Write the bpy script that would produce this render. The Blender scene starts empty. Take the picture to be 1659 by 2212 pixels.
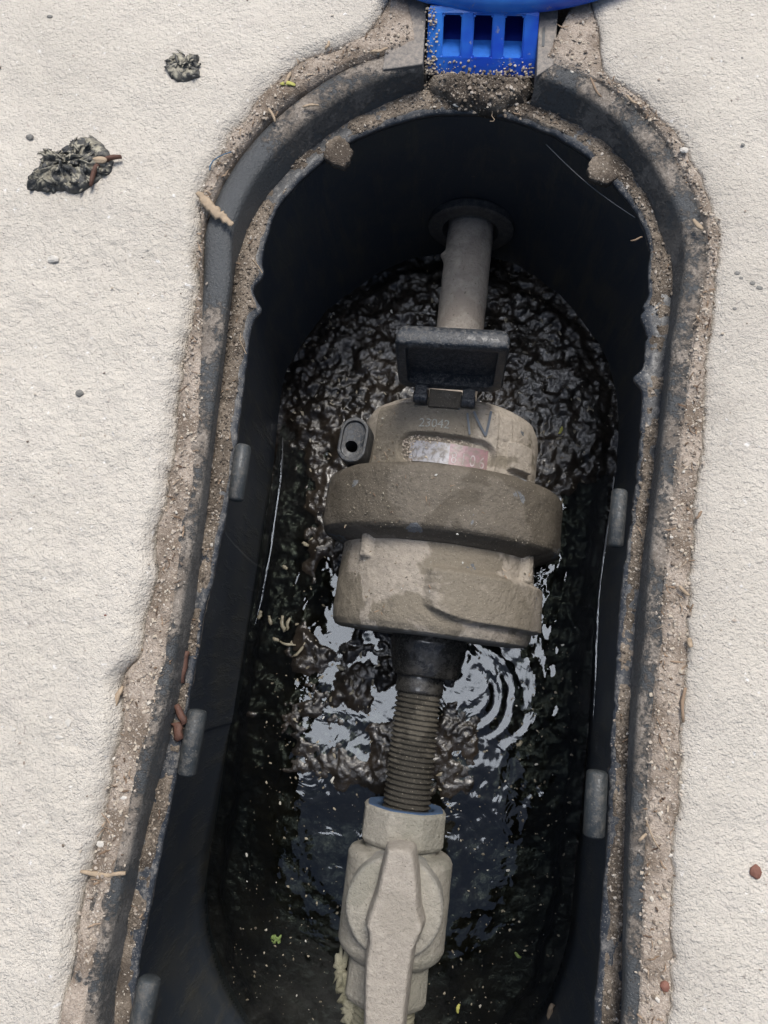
import bpy, math, random
import numpy as np
from math import pi, sin, cos, radians
random.seed(7); rng = np.random.default_rng(7)
S = bpy.context.scene
COL = S.collection
# ------------------------------------------------------------ camera
F = 1662.0; H = .29
yw = np.array([1208, 9362, -1662.]); yw /= np.linalg.norm(yw)
nd = np.array([130, -311.9, -1662.]); nd -= yw*(nd@yw); nd /= np.linalg.norm(nd)
zw = -nd; xw = np.cross(yw, zw)
R3 = np.array([xw, yw, zw])
from mathutils import Matrix, Vector
cd = bpy.data.cameras.new('camera'); cam = bpy.data.objects.new('camera', cd); COL.objects.link(cam)
M = Matrix.Identity(4)
for i in range(3):
    for j in range(3): M[i][j] = R3[i, j]
M.translation = Vector((0, 0, H)); cam.matrix_world = M
cd.sensor_fit = 'VERTICAL'; cd.sensor_height = 24; cd.sensor_width = 18; cd.lens = 24*F/2212
cd.clip_start = .005; cd.clip_end = 200
S.camera = cam
def at(px, py, z):
    d = R3@np.array([px-829.5, 1106-py, -F]); t = (z-H)/d[2]
    return np.array([0, 0, H])+t*d
# ------------------------------------------------------------ world, sun, exposure
SUN_EL, SUN_AZ = radians(58), radians(14)      # azimuth from +y towards +x
CLOUD, GAP = 8.4, 50.0
w = bpy.data.worlds.new('World'); S.world = w; w.use_nodes = True
nt = w.node_tree; N = nt.nodes; L = nt.links; N.clear()
out = N.new('ShaderNodeOutputWorld'); bg = N.new('ShaderNodeBackground')
sky = N.new('ShaderNodeTexSky'); sky.sky_type = 'NISHITA'; sky.sun_disc = False
sky.sun_elevation = SUN_EL; sky.sun_rotation = SUN_AZ; sky.dust_density = 2.0
tc = N.new('ShaderNodeTexCoord'); nz = N.new('ShaderNodeTexNoise'); nz.inputs['Scale'].default_value = 3.2
nz.inputs['Detail'].default_value = 5; nz.inputs['Roughness'].default_value = .5
cr = N.new('ShaderNodeValToRGB'); cr.color_ramp.elements[0].position = .40; cr.color_ramp.elements[1].position = .62
# cloud deck: brighter ahead and overhead, dimmed behind in place of the viewer's dark body, bright breaks added near the zenith for water glints
def wmath(op, a, b_=None):
    n = N.new('ShaderNodeMath'); n.operation = op
    for i, v in enumerate((a, b_)):
        if v is None: continue
        if isinstance(v, (int, float)): n.inputs[i].default_value = v
        else: L.new(v, n.inputs[i])
    return n.outputs[0]
def wdot(vec):
    n = N.new('ShaderNodeVectorMath'); n.operation = 'DOT_PRODUCT'; L.new(tc.outputs['Generated'], n.inputs[0])
    n.inputs[1].default_value = Vector(vec).normalized(); return n.outputs['Value']
def wmap(v, a, b_, c, d):
    n = N.new('ShaderNodeMapRange'); n.interpolation_type = 'SMOOTHSTEP'; L.new(v, n.inputs[0])
    for i, x in enumerate((a, b_, c, d)): n.inputs[i+1].default_value = x
    return n.outputs[0]
L.new(tc.outputs['Generated'], nz.inputs['Vector']); L.new(nz.outputs['Fac'], cr.inputs['Fac'])
gap = wmap(wmath('ADD', wdot((-.09, .045, 1)), wmath('MULTIPLY', wmath('SUBTRACT', nz.outputs['Fac'], .5), .06)), .984, .991, 0, 1)
gap2 = wmap(wmath('ADD', wdot((.075, .12, 1)), wmath('MULTIPLY', wmath('SUBTRACT', nz.outputs['Fac'], .5), .02)), .990, .994, 0, 1)
gap = wmath('MAXIMUM', gap, gap2)
side = wmap(wdot((0, 1, 0)), -.30, .30, .07, 1)
lum = wmath('ADD', wmath('MULTIPLY', wmath('MULTIPLY', cr.outputs['Color'], side), CLOUD), wmath('MULTIPLY', gap, GAP))
cm = N.new('ShaderNodeVectorMath'); cm.operation = 'SCALE'; cm.inputs[0].default_value = (.95, .985, 1.06); L.new(lum, cm.inputs[3])
ad = N.new('ShaderNodeVectorMath'); L.new(sky.outputs[0], ad.inputs[0]); L.new(cm.outputs[0], ad.inputs[1]); L.new(ad.outputs[0], bg.inputs['Color'])
bg.inputs['Strength'].default_value = .07; L.new(bg.outputs[0], out.inputs['Surface'])
sd = bpy.data.lights.new('sun', 'SUN'); sun = bpy.data.objects.new('sun', sd); COL.objects.link(sun)
sd.energy = 2.3; sd.angle = radians(22); sd.color = (1, .95, .88)
sv = Vector((sin(SUN_AZ)*cos(SUN_EL), cos(SUN_AZ)*cos(SUN_EL), sin(SUN_EL)))
sun.rotation_euler = sv.to_track_quat('Z', 'Y').to_euler(); sun.location = sv*3
S.view_settings.view_transform = 'Standard'; S.view_settings.look = 'None'
S.view_settings.exposure = .57; S.view_settings.gamma = 1
S.render.engine = 'CYCLES'
# ------------------------------------------------------------ numpy noise
def _h(ix, iy, iz, seed):
    n = (ix.astype(np.int64)*374761393 + iy.astype(np.int64)*668265263 + iz.astype(np.int64)*2147483647 + seed*1274126177) & 0xffffffff
    n = ((n ^ (n >> 13))*1274126177) & 0xffffffff
    n = (n ^ (n >> 16))
    return (n & 0xffff)/65535.
def vnoise(x, y, z=0, seed=0):
    x, y, z = np.broadcast_arrays(np.asarray(x, float), np.asarray(y, float), np.asarray(z, float))
    ix, iy, iz = np.floor(x), np.floor(y), np.floor(z)
    fx, fy, fz = x-ix, y-iy, z-iz
    fx, fy, fz = [f*f*f*(f*(f*6-15)+10) for f in (fx, fy, fz)]
    r = 0
    for a in (0, 1):
        for b in (0, 1):
            for c in (0, 1):
                r = r + _h(ix+a, iy+b, iz+c, seed)*(fx if a else 1-fx)*(fy if b else 1-fy)*(fz if c else 1-fz)
    return r*2-1
def fbm(x, y, z=0, s=1, o=4, seed=0, g=.5):
    r = 0; a = 1; t = 0
    for k in range(o):
        r = r+a*vnoise(np.asarray(x)*s+k*7.3, np.asarray(y)*s+k*3.1, np.asarray(z)*s, seed+k); t += a; a *= g; s *= 2.03
    return r/t
def sm(a, b, x):
    t = np.clip((x-a)/(b-a), 0, 1); return t*t*(3-2*t)
# ------------------------------------------------------------ materials
MATS = {}
class NB:
    def __init__(s, name):
        s.m = bpy.data.materials.new(name); s.m.use_nodes = True; s.nt = s.m.node_tree
        s.N = s.nt.nodes; s.L = s.nt.links; s.b = s.N['Principled BSDF']; s.out = s.N['Material Output']
        s.geo = s.N.new('ShaderNodeNewGeometry'); MATS[name] = s.m
    def noise(s, scale, detail=4, rough=.55, dist=0, kind='Fac', vec=None):
        n = s.N.new('ShaderNodeTexNoise'); n.inputs['Scale'].default_value = scale; n.inputs['Detail'].default_value = detail
        n.inputs['Roughness'].default_value = rough; n.inputs['Distortion'].default_value = dist
        s.L.new(vec or s.geo.outputs['Position'], n.inputs['Vector']); return n.outputs[kind]
    def voro(s, scale, out='Distance', feature='F1'):
        n = s.N.new('ShaderNodeTexVoronoi'); n.inputs['Scale'].default_value = scale; n.feature = feature
        s.L.new(s.geo.outputs['Position'], n.inputs['Vector']); return n.outputs[out]
    def ramp(s, f, stops):
        n = s.N.new('ShaderNodeValToRGB'); e = n.color_ramp.elements
        while len(e) < len(stops): e.new(.5)
        for k, (p, c) in enumerate(stops):
            e[k].position = p; e[k].color = (c, c, c, 1) if not hasattr(c, '__len__') else (*c, 1)
        s.L.new(f, n.inputs[0]); return n.outputs[0]
    def mix(s, f, a, b, t='MIX'):
        n = s.N.new('ShaderNodeMix'); n.data_type = 'RGBA'; n.blend_type = t
        for inp, v in ((0, f), (6, a), (7, b)):
            if isinstance(v, (int, float)): n.inputs[inp].default_value = v
            elif hasattr(v, '__len__') : n.inputs[inp].default_value = (*v, 1)
            else: s.L.new(v, n.inputs[inp])
        return n.outputs[2]
    def math(s, op, a, b=None, clamp=False):
        n = s.N.new('ShaderNodeMath'); n.operation = op; n.use_clamp = clamp
        for i, v in enumerate((a, b)):
            if v is None: continue
            if isinstance(v, (int, float)): n.inputs[i].default_value = v
            else: s.L.new(v, n.inputs[i])
        return n.outputs[0]
    def set(s, k, v):
        i = s.b.inputs[k]
        if isinstance(v, (int, float)): i.default_value = v
        elif hasattr(v, '__len__'): i.default_value = (*v, 1)
        else: s.L.new(v, i)
    def bump(s, h, dist, strength=1, prev=None):
        n = s.N.new('ShaderNodeBump'); n.inputs['Distance'].default_value = dist; n.inputs['Strength'].default_value = strength
        s.L.new(h, n.inputs['Height'])
        if prev is not None: s.L.new(prev, n.inputs['Normal'])
        s.L.new(n.outputs[0], s.b.inputs['Normal']); return n.outputs[0]
    def nz_(s):
        n = s.N.new('ShaderNodeSeparateXYZ'); s.L.new(s.geo.outputs['Normal'], n.inputs[0]); return n.outputs[2]
    def rnd(s): return s.geo.outputs['Random Per Island']

def mat_concrete():
    m = NB('concrete'); pos = m.N.new('ShaderNodeSeparateXYZ'); m.L.new(m.geo.outputs['Position'], pos.inputs[0])
    big = m.noise(9, 4); mid = m.noise(70, 5, .6); fine = m.noise(900, 3, .6)
    c = m.ramp(big, [(.3, (.525, .482, .418)), (.7, (.605, .558, .488))])
    c = m.mix(m.ramp(mid, [(.45, 0.), (.75, .35)]), c, (.46, .42, .38))
    c = m.mix(m.ramp(m.noise(420, 2, .5), [(.66, 0.), (.74, .5)]), c, (.28, .24, .21))
    c = m.mix(m.ramp(m.noise(330, 2, .5), [(.68, 0.), (.76, .7)]), c, (.8, .78, .75))
    # damp grime beside the box frame on the right slab
    d = m.N.new('ShaderNodeAttribute'); d.attribute_name = 'edge'
    g = m.math('MULTIPLY', d.outputs['Fac'], m.ramp(m.noise(38, 4), [(.3, .2), (.65, 1.)]))
    c = m.mix(m.math('MULTIPLY', g, .55), c, (.30, .27, .235))
    m.set('Base Color', c); m.set('Roughness', .92); m.set('Specular IOR Level', .25)
    pits = m.ramp(m.voro(620), [(.10, 0.), (.22, 1.)])
    c = m.mix(m.math('MULTIPLY', m.math('SUBTRACT', 1., m.ramp(m.voro(260), [(.06, 0.), (.11, 1.)])), .5), c, (.30, .26, .22))
    m.set('Base Color', c)
    b1 = m.bump(m.noise(520, 4, .62), .0015, 1); m.bump(m.noise(1300, 2, .6), .0007, 1, b1)
mat_concrete()
def mat_sand(name, a, b, dark, sc=700, rough=.95):
    m = NB(name)
    c = m.ramp(m.noise(sc, 3, .7), [(.3, a), (.7, b)])
    c = m.mix(m.ramp(m.noise(55, 4, .6), [(.40, 0.), (.60, .9)]), c, dark)
    c = m.mix(m.ramp(m.noise(1100, 2, .5), [(.62, 0.), (.7, .8)]), c, (.5, .45, .38))
    m.set('Base Color', c); m.set('Roughness', rough); m.set('Specular IOR Level', .2)
    b1 = m.bump(m.noise(900, 3, .7), .0008, .9); m.bump(m.voro(1400), .0004, .6, b1)
mat_sand('sand', (.27, .222, .178), (.43, .365, .305), (.155, .12, .09))
mat_sand('dirt', (.13, .105, .08), (.27, .225, .18), (.06, .048, .038))
def mat_plastic(name, base, dust=(.21, .20, .19), amount=.5, rough=.42, upbias=True, spec=.5, sc=160):
    m = NB(name)
    f = m.ramp(m.noise(sc, 7, .78), [(.66-amount*.35, 0.), (.78-amount*.15, 1.)])
    speck = m.ramp(m.noise(1300, 2, .5), [(.62, 0.), (.68, 1.)])
    f2 = m.math('MAXIMUM', f, m.math('MULTIPLY', speck, .8))
    if upbias: f2 = m.math('MULTIPLY', f2, m.ramp(m.nz_(), [(.1, .12), (.8, 1.)]))
    tone = m.mix(m.ramp(m.noise(25, 3), [(.4, 0.), (.7, .6)]), base, tuple(v*1.8+.004 for v in base))
    c = m.mix(m.math('MULTIPLY', f2, .85), tone, dust)
    m.set('Base Color', c); m.set('Roughness', m.mix(f2, (rough,)*3, (.9,)*3)); m.set('Specular IOR Level', spec)
    b1 = m.bump(f2, .0002, .7); m.bump(m.noise(450, 3), .00015, .6, b1)
    return m
mat_plastic('black_plastic', (.016, .019, .024), (.25, .235, .215), .45, .40, True, .5, 260)
def mat_wall():
    m = NB('wall_plastic'); mp_ = m.N.new('ShaderNodeMapping'); mp_.inputs['Scale'].default_value = (1, 1, .16); m.L.new(m.geo.outputs['Position'], mp_.inputs[0])
    f = m.ramp(m.noise(130, 6, .7, 0, 'Fac', mp_.outputs[0]), [(.50, 0.), (.68, 1.)]); g = m.ramp(m.noise(28, 4, .6), [(.45, 0.), (.62, 1.)])
    c = m.mix(m.math('MULTIPLY', m.math('ADD', m.math('MULTIPLY', f, .5), m.math('MULTIPLY', g, .35)), 1.), (.034, .042, .053), (.085, .08, .062))
    c = m.mix(m.ramp(m.noise(900, 2), [(.68, 0.), (.73, .5)]), c, (.16, .15, .12))
    m.set('Base Color', c); m.set('Roughness', .55); m.set('Specular IOR Level', .4); m.bump(f, .0004, .6)
mat_wall()
mat_plastic('frame_plastic', (.052, .057, .061), (.30, .27, .235), .42, .36, True, .6, 300)
mat_plastic('flange_plastic', (.05, .05, .048), (.19, .175, .155), .6, .5, False, .5, 300)
mat_plastic('frame_dusty', (.09, .088, .085), (.34, .295, .25), .95, .6, True, .4, 420)
mat_plastic('clip_plastic', (.026, .030, .032), (.13, .12, .105), .5, .45, True, .5, 350)
mat_plastic('lid_black', (.012, .015, .019), (.19, .18, .165), .50, .4, False, .5, 450)
mat_plastic('fitting_wet', (.022, .021, .019), (.07, .064, .054), .5, .22, False, .6)
def mat_frame():
    m = NB('rim_plastic'); at_ = m.N.new('ShaderNodeAttribute'); at_.attribute_name = 'edge'
    clean = m.math('MULTIPLY', m.noise(420, 6, .75), 1.)
    thr = m.math('ADD', m.noise(60, 3), m.math('MULTIPLY', at_.outputs['Fac'], -.42))
    f = m.ramp(m.math('ADD', thr, m.math('MULTIPLY', m.math('SUBTRACT', clean, .5), 1.1)), [(.40, 0.), (.55, 1.)])
    dust = m.mix(m.ramp(m.noise(800, 4, .8), [(.3, 0.), (.7, 1.)]), (.13, .108, .085), (.38, .33, .28)); dust = m.mix(m.ramp(m.noise(90, 4, .65), [(.40, .75), (.58, 0.)]), dust, (.12, .098, .078)); dust = m.mix(m.ramp(m.noise(1500, 2), [(.66, 0.), (.71, .8)]), dust, (.5, .46, .4))
    side = m.ramp(m.nz_(), [(.15, .28), (.85, .95)])
    c = m.mix(m.math('MULTIPLY', f, side), m.mix(m.noise(30, 3), (.035, .037, .038), (.075, .08, .083)), dust)
    m.set('Base Color', c); m.set('Roughness', m.mix(f, (.34,)*3, (.9,)*3)); m.bump(m.math('ADD', m.math('MULTIPLY', f, .6), m.noise(850, 4, .75)), .0009, .9)
mat_frame()
def mat_silt(name, dry, wet, bare=(.12, .13, .14), wetamt=.5, bareamt=.0, rough=.85, blue=None):
    m = NB(name)
    base = m.mix(m.ramp(m.noise(320, 4, .7), [(.3, 0.), (.7, 1.)]), tuple(v*.82 for v in dry), tuple(v*1.12 for v in dry))
    wm = m.ramp(m.noise(30, 4, .55, .6), [(.62-wetamt*.3, 0.), (.66-wetamt*.3, 1.)])
    c = m.mix(wm, base, wet)
    aw = m.N.new('ShaderNodeAttribute'); aw.attribute_name = 'edge'
    wf = m.math('ADD', aw.outputs['Fac'], m.math('MULTIPLY', m.math('SUBTRACT', m.noise(110, 4, .6), .5), .9))
    c = m.mix(m.ramp(wf, [(.34, 0.), (.62, .9)]), c, wet)
    if bareamt:
        bm = m.ramp(m.noise(48, 4, .6, .4), [(.74-bareamt*.2, 0.), (.75-bareamt*.2, 1.)])
        c = m.mix(bm, c, bare)
    c = m.mix(m.ramp(m.noise(1500, 2, .5), [(.66, 0.), (.72, .8)]), c, (.42, .37, .3))
    c = m.mix(m.ramp(m.noise(800, 2, .5), [(.66, 0.), (.72, .6)]), c, (.09, .075, .06))
    if blue:
        pt = m.ramp(m.geo.outputs['Pointiness'], [(.54, 0.), (.60, 1.)])
        c = m.mix(m.math('MULTIPLY', pt, .3), c, blue)
    m.set('Base Color', c); m.set('Roughness', rough); m.set('Specular IOR Level', .3)
    b1 = m.bump(m.noise(650, 5, .75), .0011, 1); m.bump(m.noise(150, 3, .6), .0016, .7, b1)
mat_silt('silt_meter', (.37, .325, .27), (.205, .178, .138), wetamt=.28, bareamt=.28)
mat_silt('silt_collar', (.155, .134, .107), (.108, .092, .071), bare=(.17, .178, .185), wetamt=.55, bareamt=.62)
mat_silt('silt_pipe', (.42, .37, .315), (.34, .295, .25), wetamt=.25)
mat_silt('silt_valve', (.33, .308, .262), (.265, .252, .21), bare=(.03, .08, .28), wetamt=.3, bareamt=.12, blue=(.07, .16, .32))
mat_silt('silt_handle', (.375, .338, .29), (.33, .298, .252), wetamt=.3)
mat_silt('silt_thread', (.095, .086, .069), (.045, .041, .033), wetamt=.6, rough=.5)
mat_silt('tape', (.30, .285, .21), (.2, .19, .13), wetamt=.4)
def mat_mud():
    m = NB('mud')
    c = m.ramp(m.noise(60, 5, .6), [(.35, (.008, .007, .006)), (.7, (.030, .023, .017))])
    c = m.mix(m.ramp(m.noise(500, 3, .6), [(.64, 0.), (.74, .4)]), c, (.09, .075, .055))
    m.set('Base Color', c); m.set('Roughness', .3); m.set('Specular IOR Level', .35)
    m.set('Coat Weight', m.ramp(m.noise(75, 3, .6), [(.36, .35), (.52, 1.)])); m.set('Coat Roughness', .025); m.set('Coat IOR', 1.3)
    m.bump(m.noise(330, 4, .6), .0006, .9)
    n = m.N.new('ShaderNodeBump'); n.inputs['Distance'].default_value = .0012; n.inputs['Strength'].default_value = 1
    m.L.new(m.noise(190, 2, .5, 1.2), n.inputs['Height']); m.L.new(n.outputs[0], m.b.inputs['Coat Normal'])
mat_mud()
def mat_water():
    m = NB('water'); N_ = m.N; L_ = m.L
    tr = N_.new('ShaderNodeBsdfTransparent'); tr.inputs[0].default_value = (.42, .46, .42, 1)
    gl = N_.new('ShaderNodeBsdfGlossy'); gl.inputs['Roughness'].default_value = .02; gl.inputs[0].default_value = (.95, .98, 1, 1)
    fr = N_.new('ShaderNodeFresnel'); fr.inputs['IOR'].default_value = 1.6
    bp = N_.new('ShaderNodeBump'); bp.inputs['Distance'].default_value = .0012; bp.inputs['Strength'].default_value = .5
    L_.new(m.noise(38, 3, .5, 1.2), bp.inputs['Height'])
    for x in (gl, fr): L_.new(bp.outputs[0], x.inputs['Normal'])
    mx_ = N_.new('ShaderNodeMixShader'); L_.new(fr.outputs[0], mx_.inputs[0]); L_.new(tr.outputs[0], mx_.inputs[1]); L_.new(gl.outputs[0], mx_.inputs[2])
    L_.new(mx_.outputs[0], m.out.inputs['Surface'])
mat_water()
def simple(name, c, rough=.7, spec=.4, var=.25, sc=400, coat=0, sss=0):
    m = NB(name)
    col = m.mix(m.noise(sc, 3), tuple(v*(1-var) for v in c), tuple(min(1, v*(1+var)) for v in c))
    m.set('Base Color', col); m.set('Roughness', rough); m.set('Specular IOR Level', spec); m.set('Coat Weight', coat)
    if coat: m.set('Base Color', m.mix(m.ramp(m.noise(330, 5, .7), [(.42, .1), (.62, .9)]), col, (.17, .145, .115)))
    m.bump(m.noise(sc*2, 2), .0002, .5); return m
simple('yellow_leaf', (.36, .35, .09)); simple('green_leaf', (.12, .17, .05)); simple('straw', (.33, .25, .17), var=.45); simple('bark', (.085, .040, .027), var=.6)
simple('brick', (.17, .075, .052)); simple('white_stone', (.5, .47, .42)); simple('grey_stone', (.17, .165, .15)); simple('web', (.16, .16, .16), .8)
simple('dial_white', (.34, .34, .36), .3, .5, .2, 300, .3); simple('dial_red', (.27, .15, .165), .3, .5, .2, 300, .3)
simple('digit_dark', (.20, .20, .22), .5, .4, .25, 400, .2); simple('digit_pale', (.42, .36, .37), .5, .4, .25, 400, .2); simple('faded_print', (.30, .30, .27), .7, .3, .6, 900)
simple('scratch', (.085, .10, .12), .5); simple('dark_hole', (.006, .006, .006), .8); simple('blue_fibre', (.05, .12, .2)); simple('teal_rim', (.05, .085, .15), .6)
def mat_blue():
    m = NB('blue_plastic')
    c = m.mix(m.ramp(m.noise(45, 3, .5), [(.35, 0.), (.7, 1.)]), (.008, .06, .46), (.035, .21, .66))
    c = m.mix(m.ramp(m.noise(260, 5, .7), [(.62, 0.), (.70, .85)]), c, (.25, .25, .3))
    m.set('Base Color', c); m.set('Roughness', .3); m.set('Specular IOR Level', .5); m.set('Subsurface Weight', .0)
    m.bump(m.noise(300, 3), .0002, .4)
mat_blue()
def mat_grain(name, stops, rough=.85):
    m = NB(name); m.set('Base Color', m.ramp(m.rnd(), stops)); m.set('Roughness', rough); m.set('Specular IOR Level', .3)
mat_grain('grit', [(0, (.14, .11, .085)), (.3, (.29, .245, .20)), (.6, (.39, .335, .28)), (.93, (.42, .36, .28)), (.99, (.52, .48, .42))])
mat_grain('ledge_grit', [(0, (.06, .048, .038)), (.5, (.16, .13, .10)), (.9, (.28, .235, .19)), (.99, (.42, .38, .33))])
mat_grain('litter', [(0, (.08, .05, .035)), (.4, (.19, .13, .085)), (.8, (.29, .21, .145)), (1, (.42, .35, .27))])
simple('husk', (.20, .18, .13), .4, var=.4)
mat_grain('pale_bits', [(0, (.07, .06, .045)), (.5, (.16, .14, .10)), (.9, (.28, .25, .19)), (1, (.5, .5, .47))], .5)
mat_grain('tar', [(0, (.03, .032, .035)), (.6, (.09, .09, .09)), (.85, (.25, .24, .20)), (1, (.45, .42, .34))])
# ------------------------------------------------------------ object helpers
def mesh(name, V, Fc, mat, parent=None, smooth=True, attr=None):
    me = bpy.data.meshes.new(name); me.from_pydata([tuple(map(float, v)) for v in V], [], [tuple(map(int, f)) for f in Fc]); me.update()
    if smooth: me.polygons.foreach_set('use_smooth', [True]*len(me.polygons))
    me.materials.append(MATS[mat])
    if attr is not None:
        a = me.attributes.new('edge', 'FLOAT', 'POINT'); a.data.foreach_set('value', np.asarray(attr, np.float32))
    o = bpy.data.objects.new(name, me); COL.objects.link(o)
    if parent: o.parent = parent
    return o
def tag(o, label=None, cat=None, group=None, kind=None):
    for k, v in (('label', label), ('category', cat), ('group', group), ('kind', kind)):
        if v: o[k] = v
    return o
def empty(name, label, cat, group=None):
    o = bpy.data.objects.new(name, None); COL.objects.link(o); o.empty_display_size = .01
    return tag(o, label, cat, group)
def gridfaces(nr, nc, closed=False, flip=False):
    i = np.arange(nr-1)[:, None]; j = np.arange(nc if closed else nc-1)[None]; j2 = (j+1) % nc
    f = np.stack(np.broadcast_arrays(i*nc+j, i*nc+j2, (i+1)*nc+j2, (i+1)*nc+j), -1).reshape(-1, 4)
    return f[:, ::-1] if flip else f
def loft(name, rings, mat, parent=None, closed=True, cap0=False, cap1=False, flip=False, smooth=True):
    nr, nc = len(rings), len(rings[0]); V = np.concatenate([np.asarray(r) for r in rings])
    Fc = [tuple(f) for f in gridfaces(nr, nc, closed, flip)]
    if cap0: Fc.append(tuple(range(nc)) if flip else tuple(range(nc))[::-1])
    if cap1: Fc.append(tuple(range((nr-1)*nc, nr*nc))[::-1] if flip else tuple(range((nr-1)*nc, nr*nc)))
    return mesh(name, V, Fc, mat, parent, smooth)
def autosharp(o, ang=35):
    me = o.data
    import bmesh
    b = bmesh.new(); b.from_mesh(me)
    bmesh.ops.recalc_face_normals(b, faces=b.faces)
    for e in b.edges:
        if len(e.link_faces) == 2 and e.calc_face_angle(0) > radians(ang): e.smooth = False
    b.to_mesh(me); b.free(); return o
def bevbox(name, c, s, mat, parent=None, bev=.0008, rot=None):
    import bmesh
    b = bmesh.new(); bmesh.ops.create_cube(b, size=1); bmesh.ops.scale(b, vec=s, verts=b.verts)
    bmesh.ops.bevel(b, geom=list(b.edges), offset=bev, segments=3, affect='EDGES', profile=.5)
    if rot is not None: bmesh.ops.transform(b, matrix=rot.to_4x4(), verts=b.verts)
    bmesh.ops.translate(b, vec=c, verts=b.verts)
    me = bpy.data.meshes.new(name); b.to_mesh(me); b.free(); me.materials.append(MATS[mat])
    o = bpy.data.objects.new(name, me); COL.objects.link(o)
    if parent: o.parent = parent
    return o
def extrude_poly(name, P, z0, z1, mat, parent=None, bev=.0008):
    import bmesh
    b = bmesh.new(); vs = [b.verts.new((p[0], p[1], z0)) for p in P]; f = b.faces.new(vs)
    r = bmesh.ops.extrude_face_region(b, geom=[f]); bmesh.ops.translate(b, vec=(0, 0, z1-z0), verts=[v for v in r['geom'] if isinstance(v, bmesh.types.BMVert)])
    bmesh.ops.recalc_face_normals(b, faces=b.faces)
    if bev: bmesh.ops.bevel(b, geom=list(b.edges), offset=bev, segments=3, affect='EDGES', profile=.6)
    me = bpy.data.meshes.new(name); b.to_mesh(me); b.free(); me.materials.append(MATS[mat])
    o = bpy.data.objects.new(name, me); COL.objects.link(o)
    if parent: o.parent = parent
    return o
# ------------------------------------------------------------ stadium rings of the meter box
Y2 = -.13
NL, NA, NR, NN = 380, 330, 380, 60
base_t = np.concatenate([np.arange(NL)/NL, 1+np.arange(NA)/NA, 2+np.arange(NR)/NR, 3+np.arange(NN)/NN])
# hinge notch: exact columns at its two edges
class Ring:
    def __init__(s, cx, w_, yc, sl, pts=None, z=0, k=1.0):
        s.cx, s.w, s.yc, s.sl = cx, w_, yc, sl; s.tp = s.rp = None
        if pts is not None:
            P = np.array([at(x, y, z)[:2] for x, y in pts]); T = []; Rr = []
            for p in P:
                t = s.t_of(p); q, n = s.base(np.array([t])); T.append(t); Rr.append((p-q[0])@n[0]*k)
            o_ = np.argsort(T); s.tp = np.array(T)[o_]; s.rp = np.array(Rr)[o_]
    def t_of(s, p):
        x = p[0]-s.cx-s.sl*p[1]
        if p[1] > s.yc: return 1+(pi-math.atan2(p[1]-s.yc, x))/pi
        u = (p[1]-Y2)/(s.yc-Y2); u = max(-.2, u)
        return u if x < 0 else 3-u
    def base(s, t):
        P = np.zeros((len(t), 2)); n = np.zeros((len(t), 2))
        a = (t < 1); u = t[a]; P[a] = np.stack([np.full(u.shape, -s.w), Y2+u*(s.yc-Y2)], 1); n[a] = (-1, 0)
        a = (t >= 1) & (t < 2); th = pi-(t[a]-1)*pi; P[a] = np.stack([s.w*np.cos(th), s.yc+s.w*np.sin(th)], 1); n[a] = np.stack([np.cos(th), np.sin(th)], 1)
        a = (t >= 2) & (t < 3); u = 3-t[a]; P[a] = np.stack([np.full(u.shape, s.w), Y2+u*(s.yc-Y2)], 1); n[a] = (1, 0)
        a = (t >= 3); th = -(t[a]-3)*pi; P[a] = np.stack([s.w*np.cos(th), Y2+s.w*np.sin(th)], 1); n[a] = np.stack([np.cos(th), np.sin(th)], 1)
        P[:, 0] += s.cx+s.sl*P[:, 1]; return P, n
    def off(s, t):
        if s.tp is None: return np.zeros(len(t))
        tt = np.concatenate([s.tp]); r = np.interp(t, tt, s.rp)
        # soften
        for _ in range(10): r = (np.roll(r, 1)+2*r+np.roll(r, -1))/4
        return r
    def at(s, t, d=0):
        P, n = s.base(t); return P+n*((s.off(t)+d)[:, None] if hasattr(d, '__len__') else (s.off(t)+d)[:, None])
pE = [(300,2084),(350,1824),(380,1684),(415,1481),(440,1331),(485,1131),(512,953),(540,728),(552,653),(582,500),(600,445),(635,405),(700,345),(830,272),(930,247),(1030,244),(1130,265),(1205,295),(1280,345),(1330,400),(1380,465),(1405,545),(1399,578),(1395,723),(1385,903),(1375,1028),(1350,1206),(1335,1356),(1325,1506),(1312,1646),(1309,1859),(1297,2009),(1287,2159)]
pD = [(505,603),(470,903),(445,1131),(418,1331),(395,1481),(345,1684),(310,1824),(262,2084),(560,450),(620,375),(700,300),(830,228),(910,200),(1155,235),(1255,275),(1330,330),(1380,400),(1415,475),(1435,545),(1450,578),(1442,728),(1425,903),(1387,1206),(1372,1356),(1360,1506),(1347,1859),(1344,2159)]
pC = [(497,603),(457,903),(425,1131),(390,1331),(367,1481),(315,1684),(285,1824),(225,2084),(500,500),(600,320),(700,235),(830,165),(910,145),(1155,165),(1305,235),(1380,310),(1430,390),(1475,490),(1480,578),(1455,728),(1437,903),(1405,1206),(1395,1356),(1380,1506),(1370,1646),(1360,1859),(1350,2159)]
pF = [(435,1849),(425,1929),(520,1416),(500,1556),(607,878),(620,803),(660,743),(750,643),(820,598),(1104,573),(1189,633),(1254,703),(1304,778),(1329,863),(1332,978),(1324,1093),(1312,1156),(1299,1256),(1292,1356),(1284,1506),(1277,1631),(1264,1809)]
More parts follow.
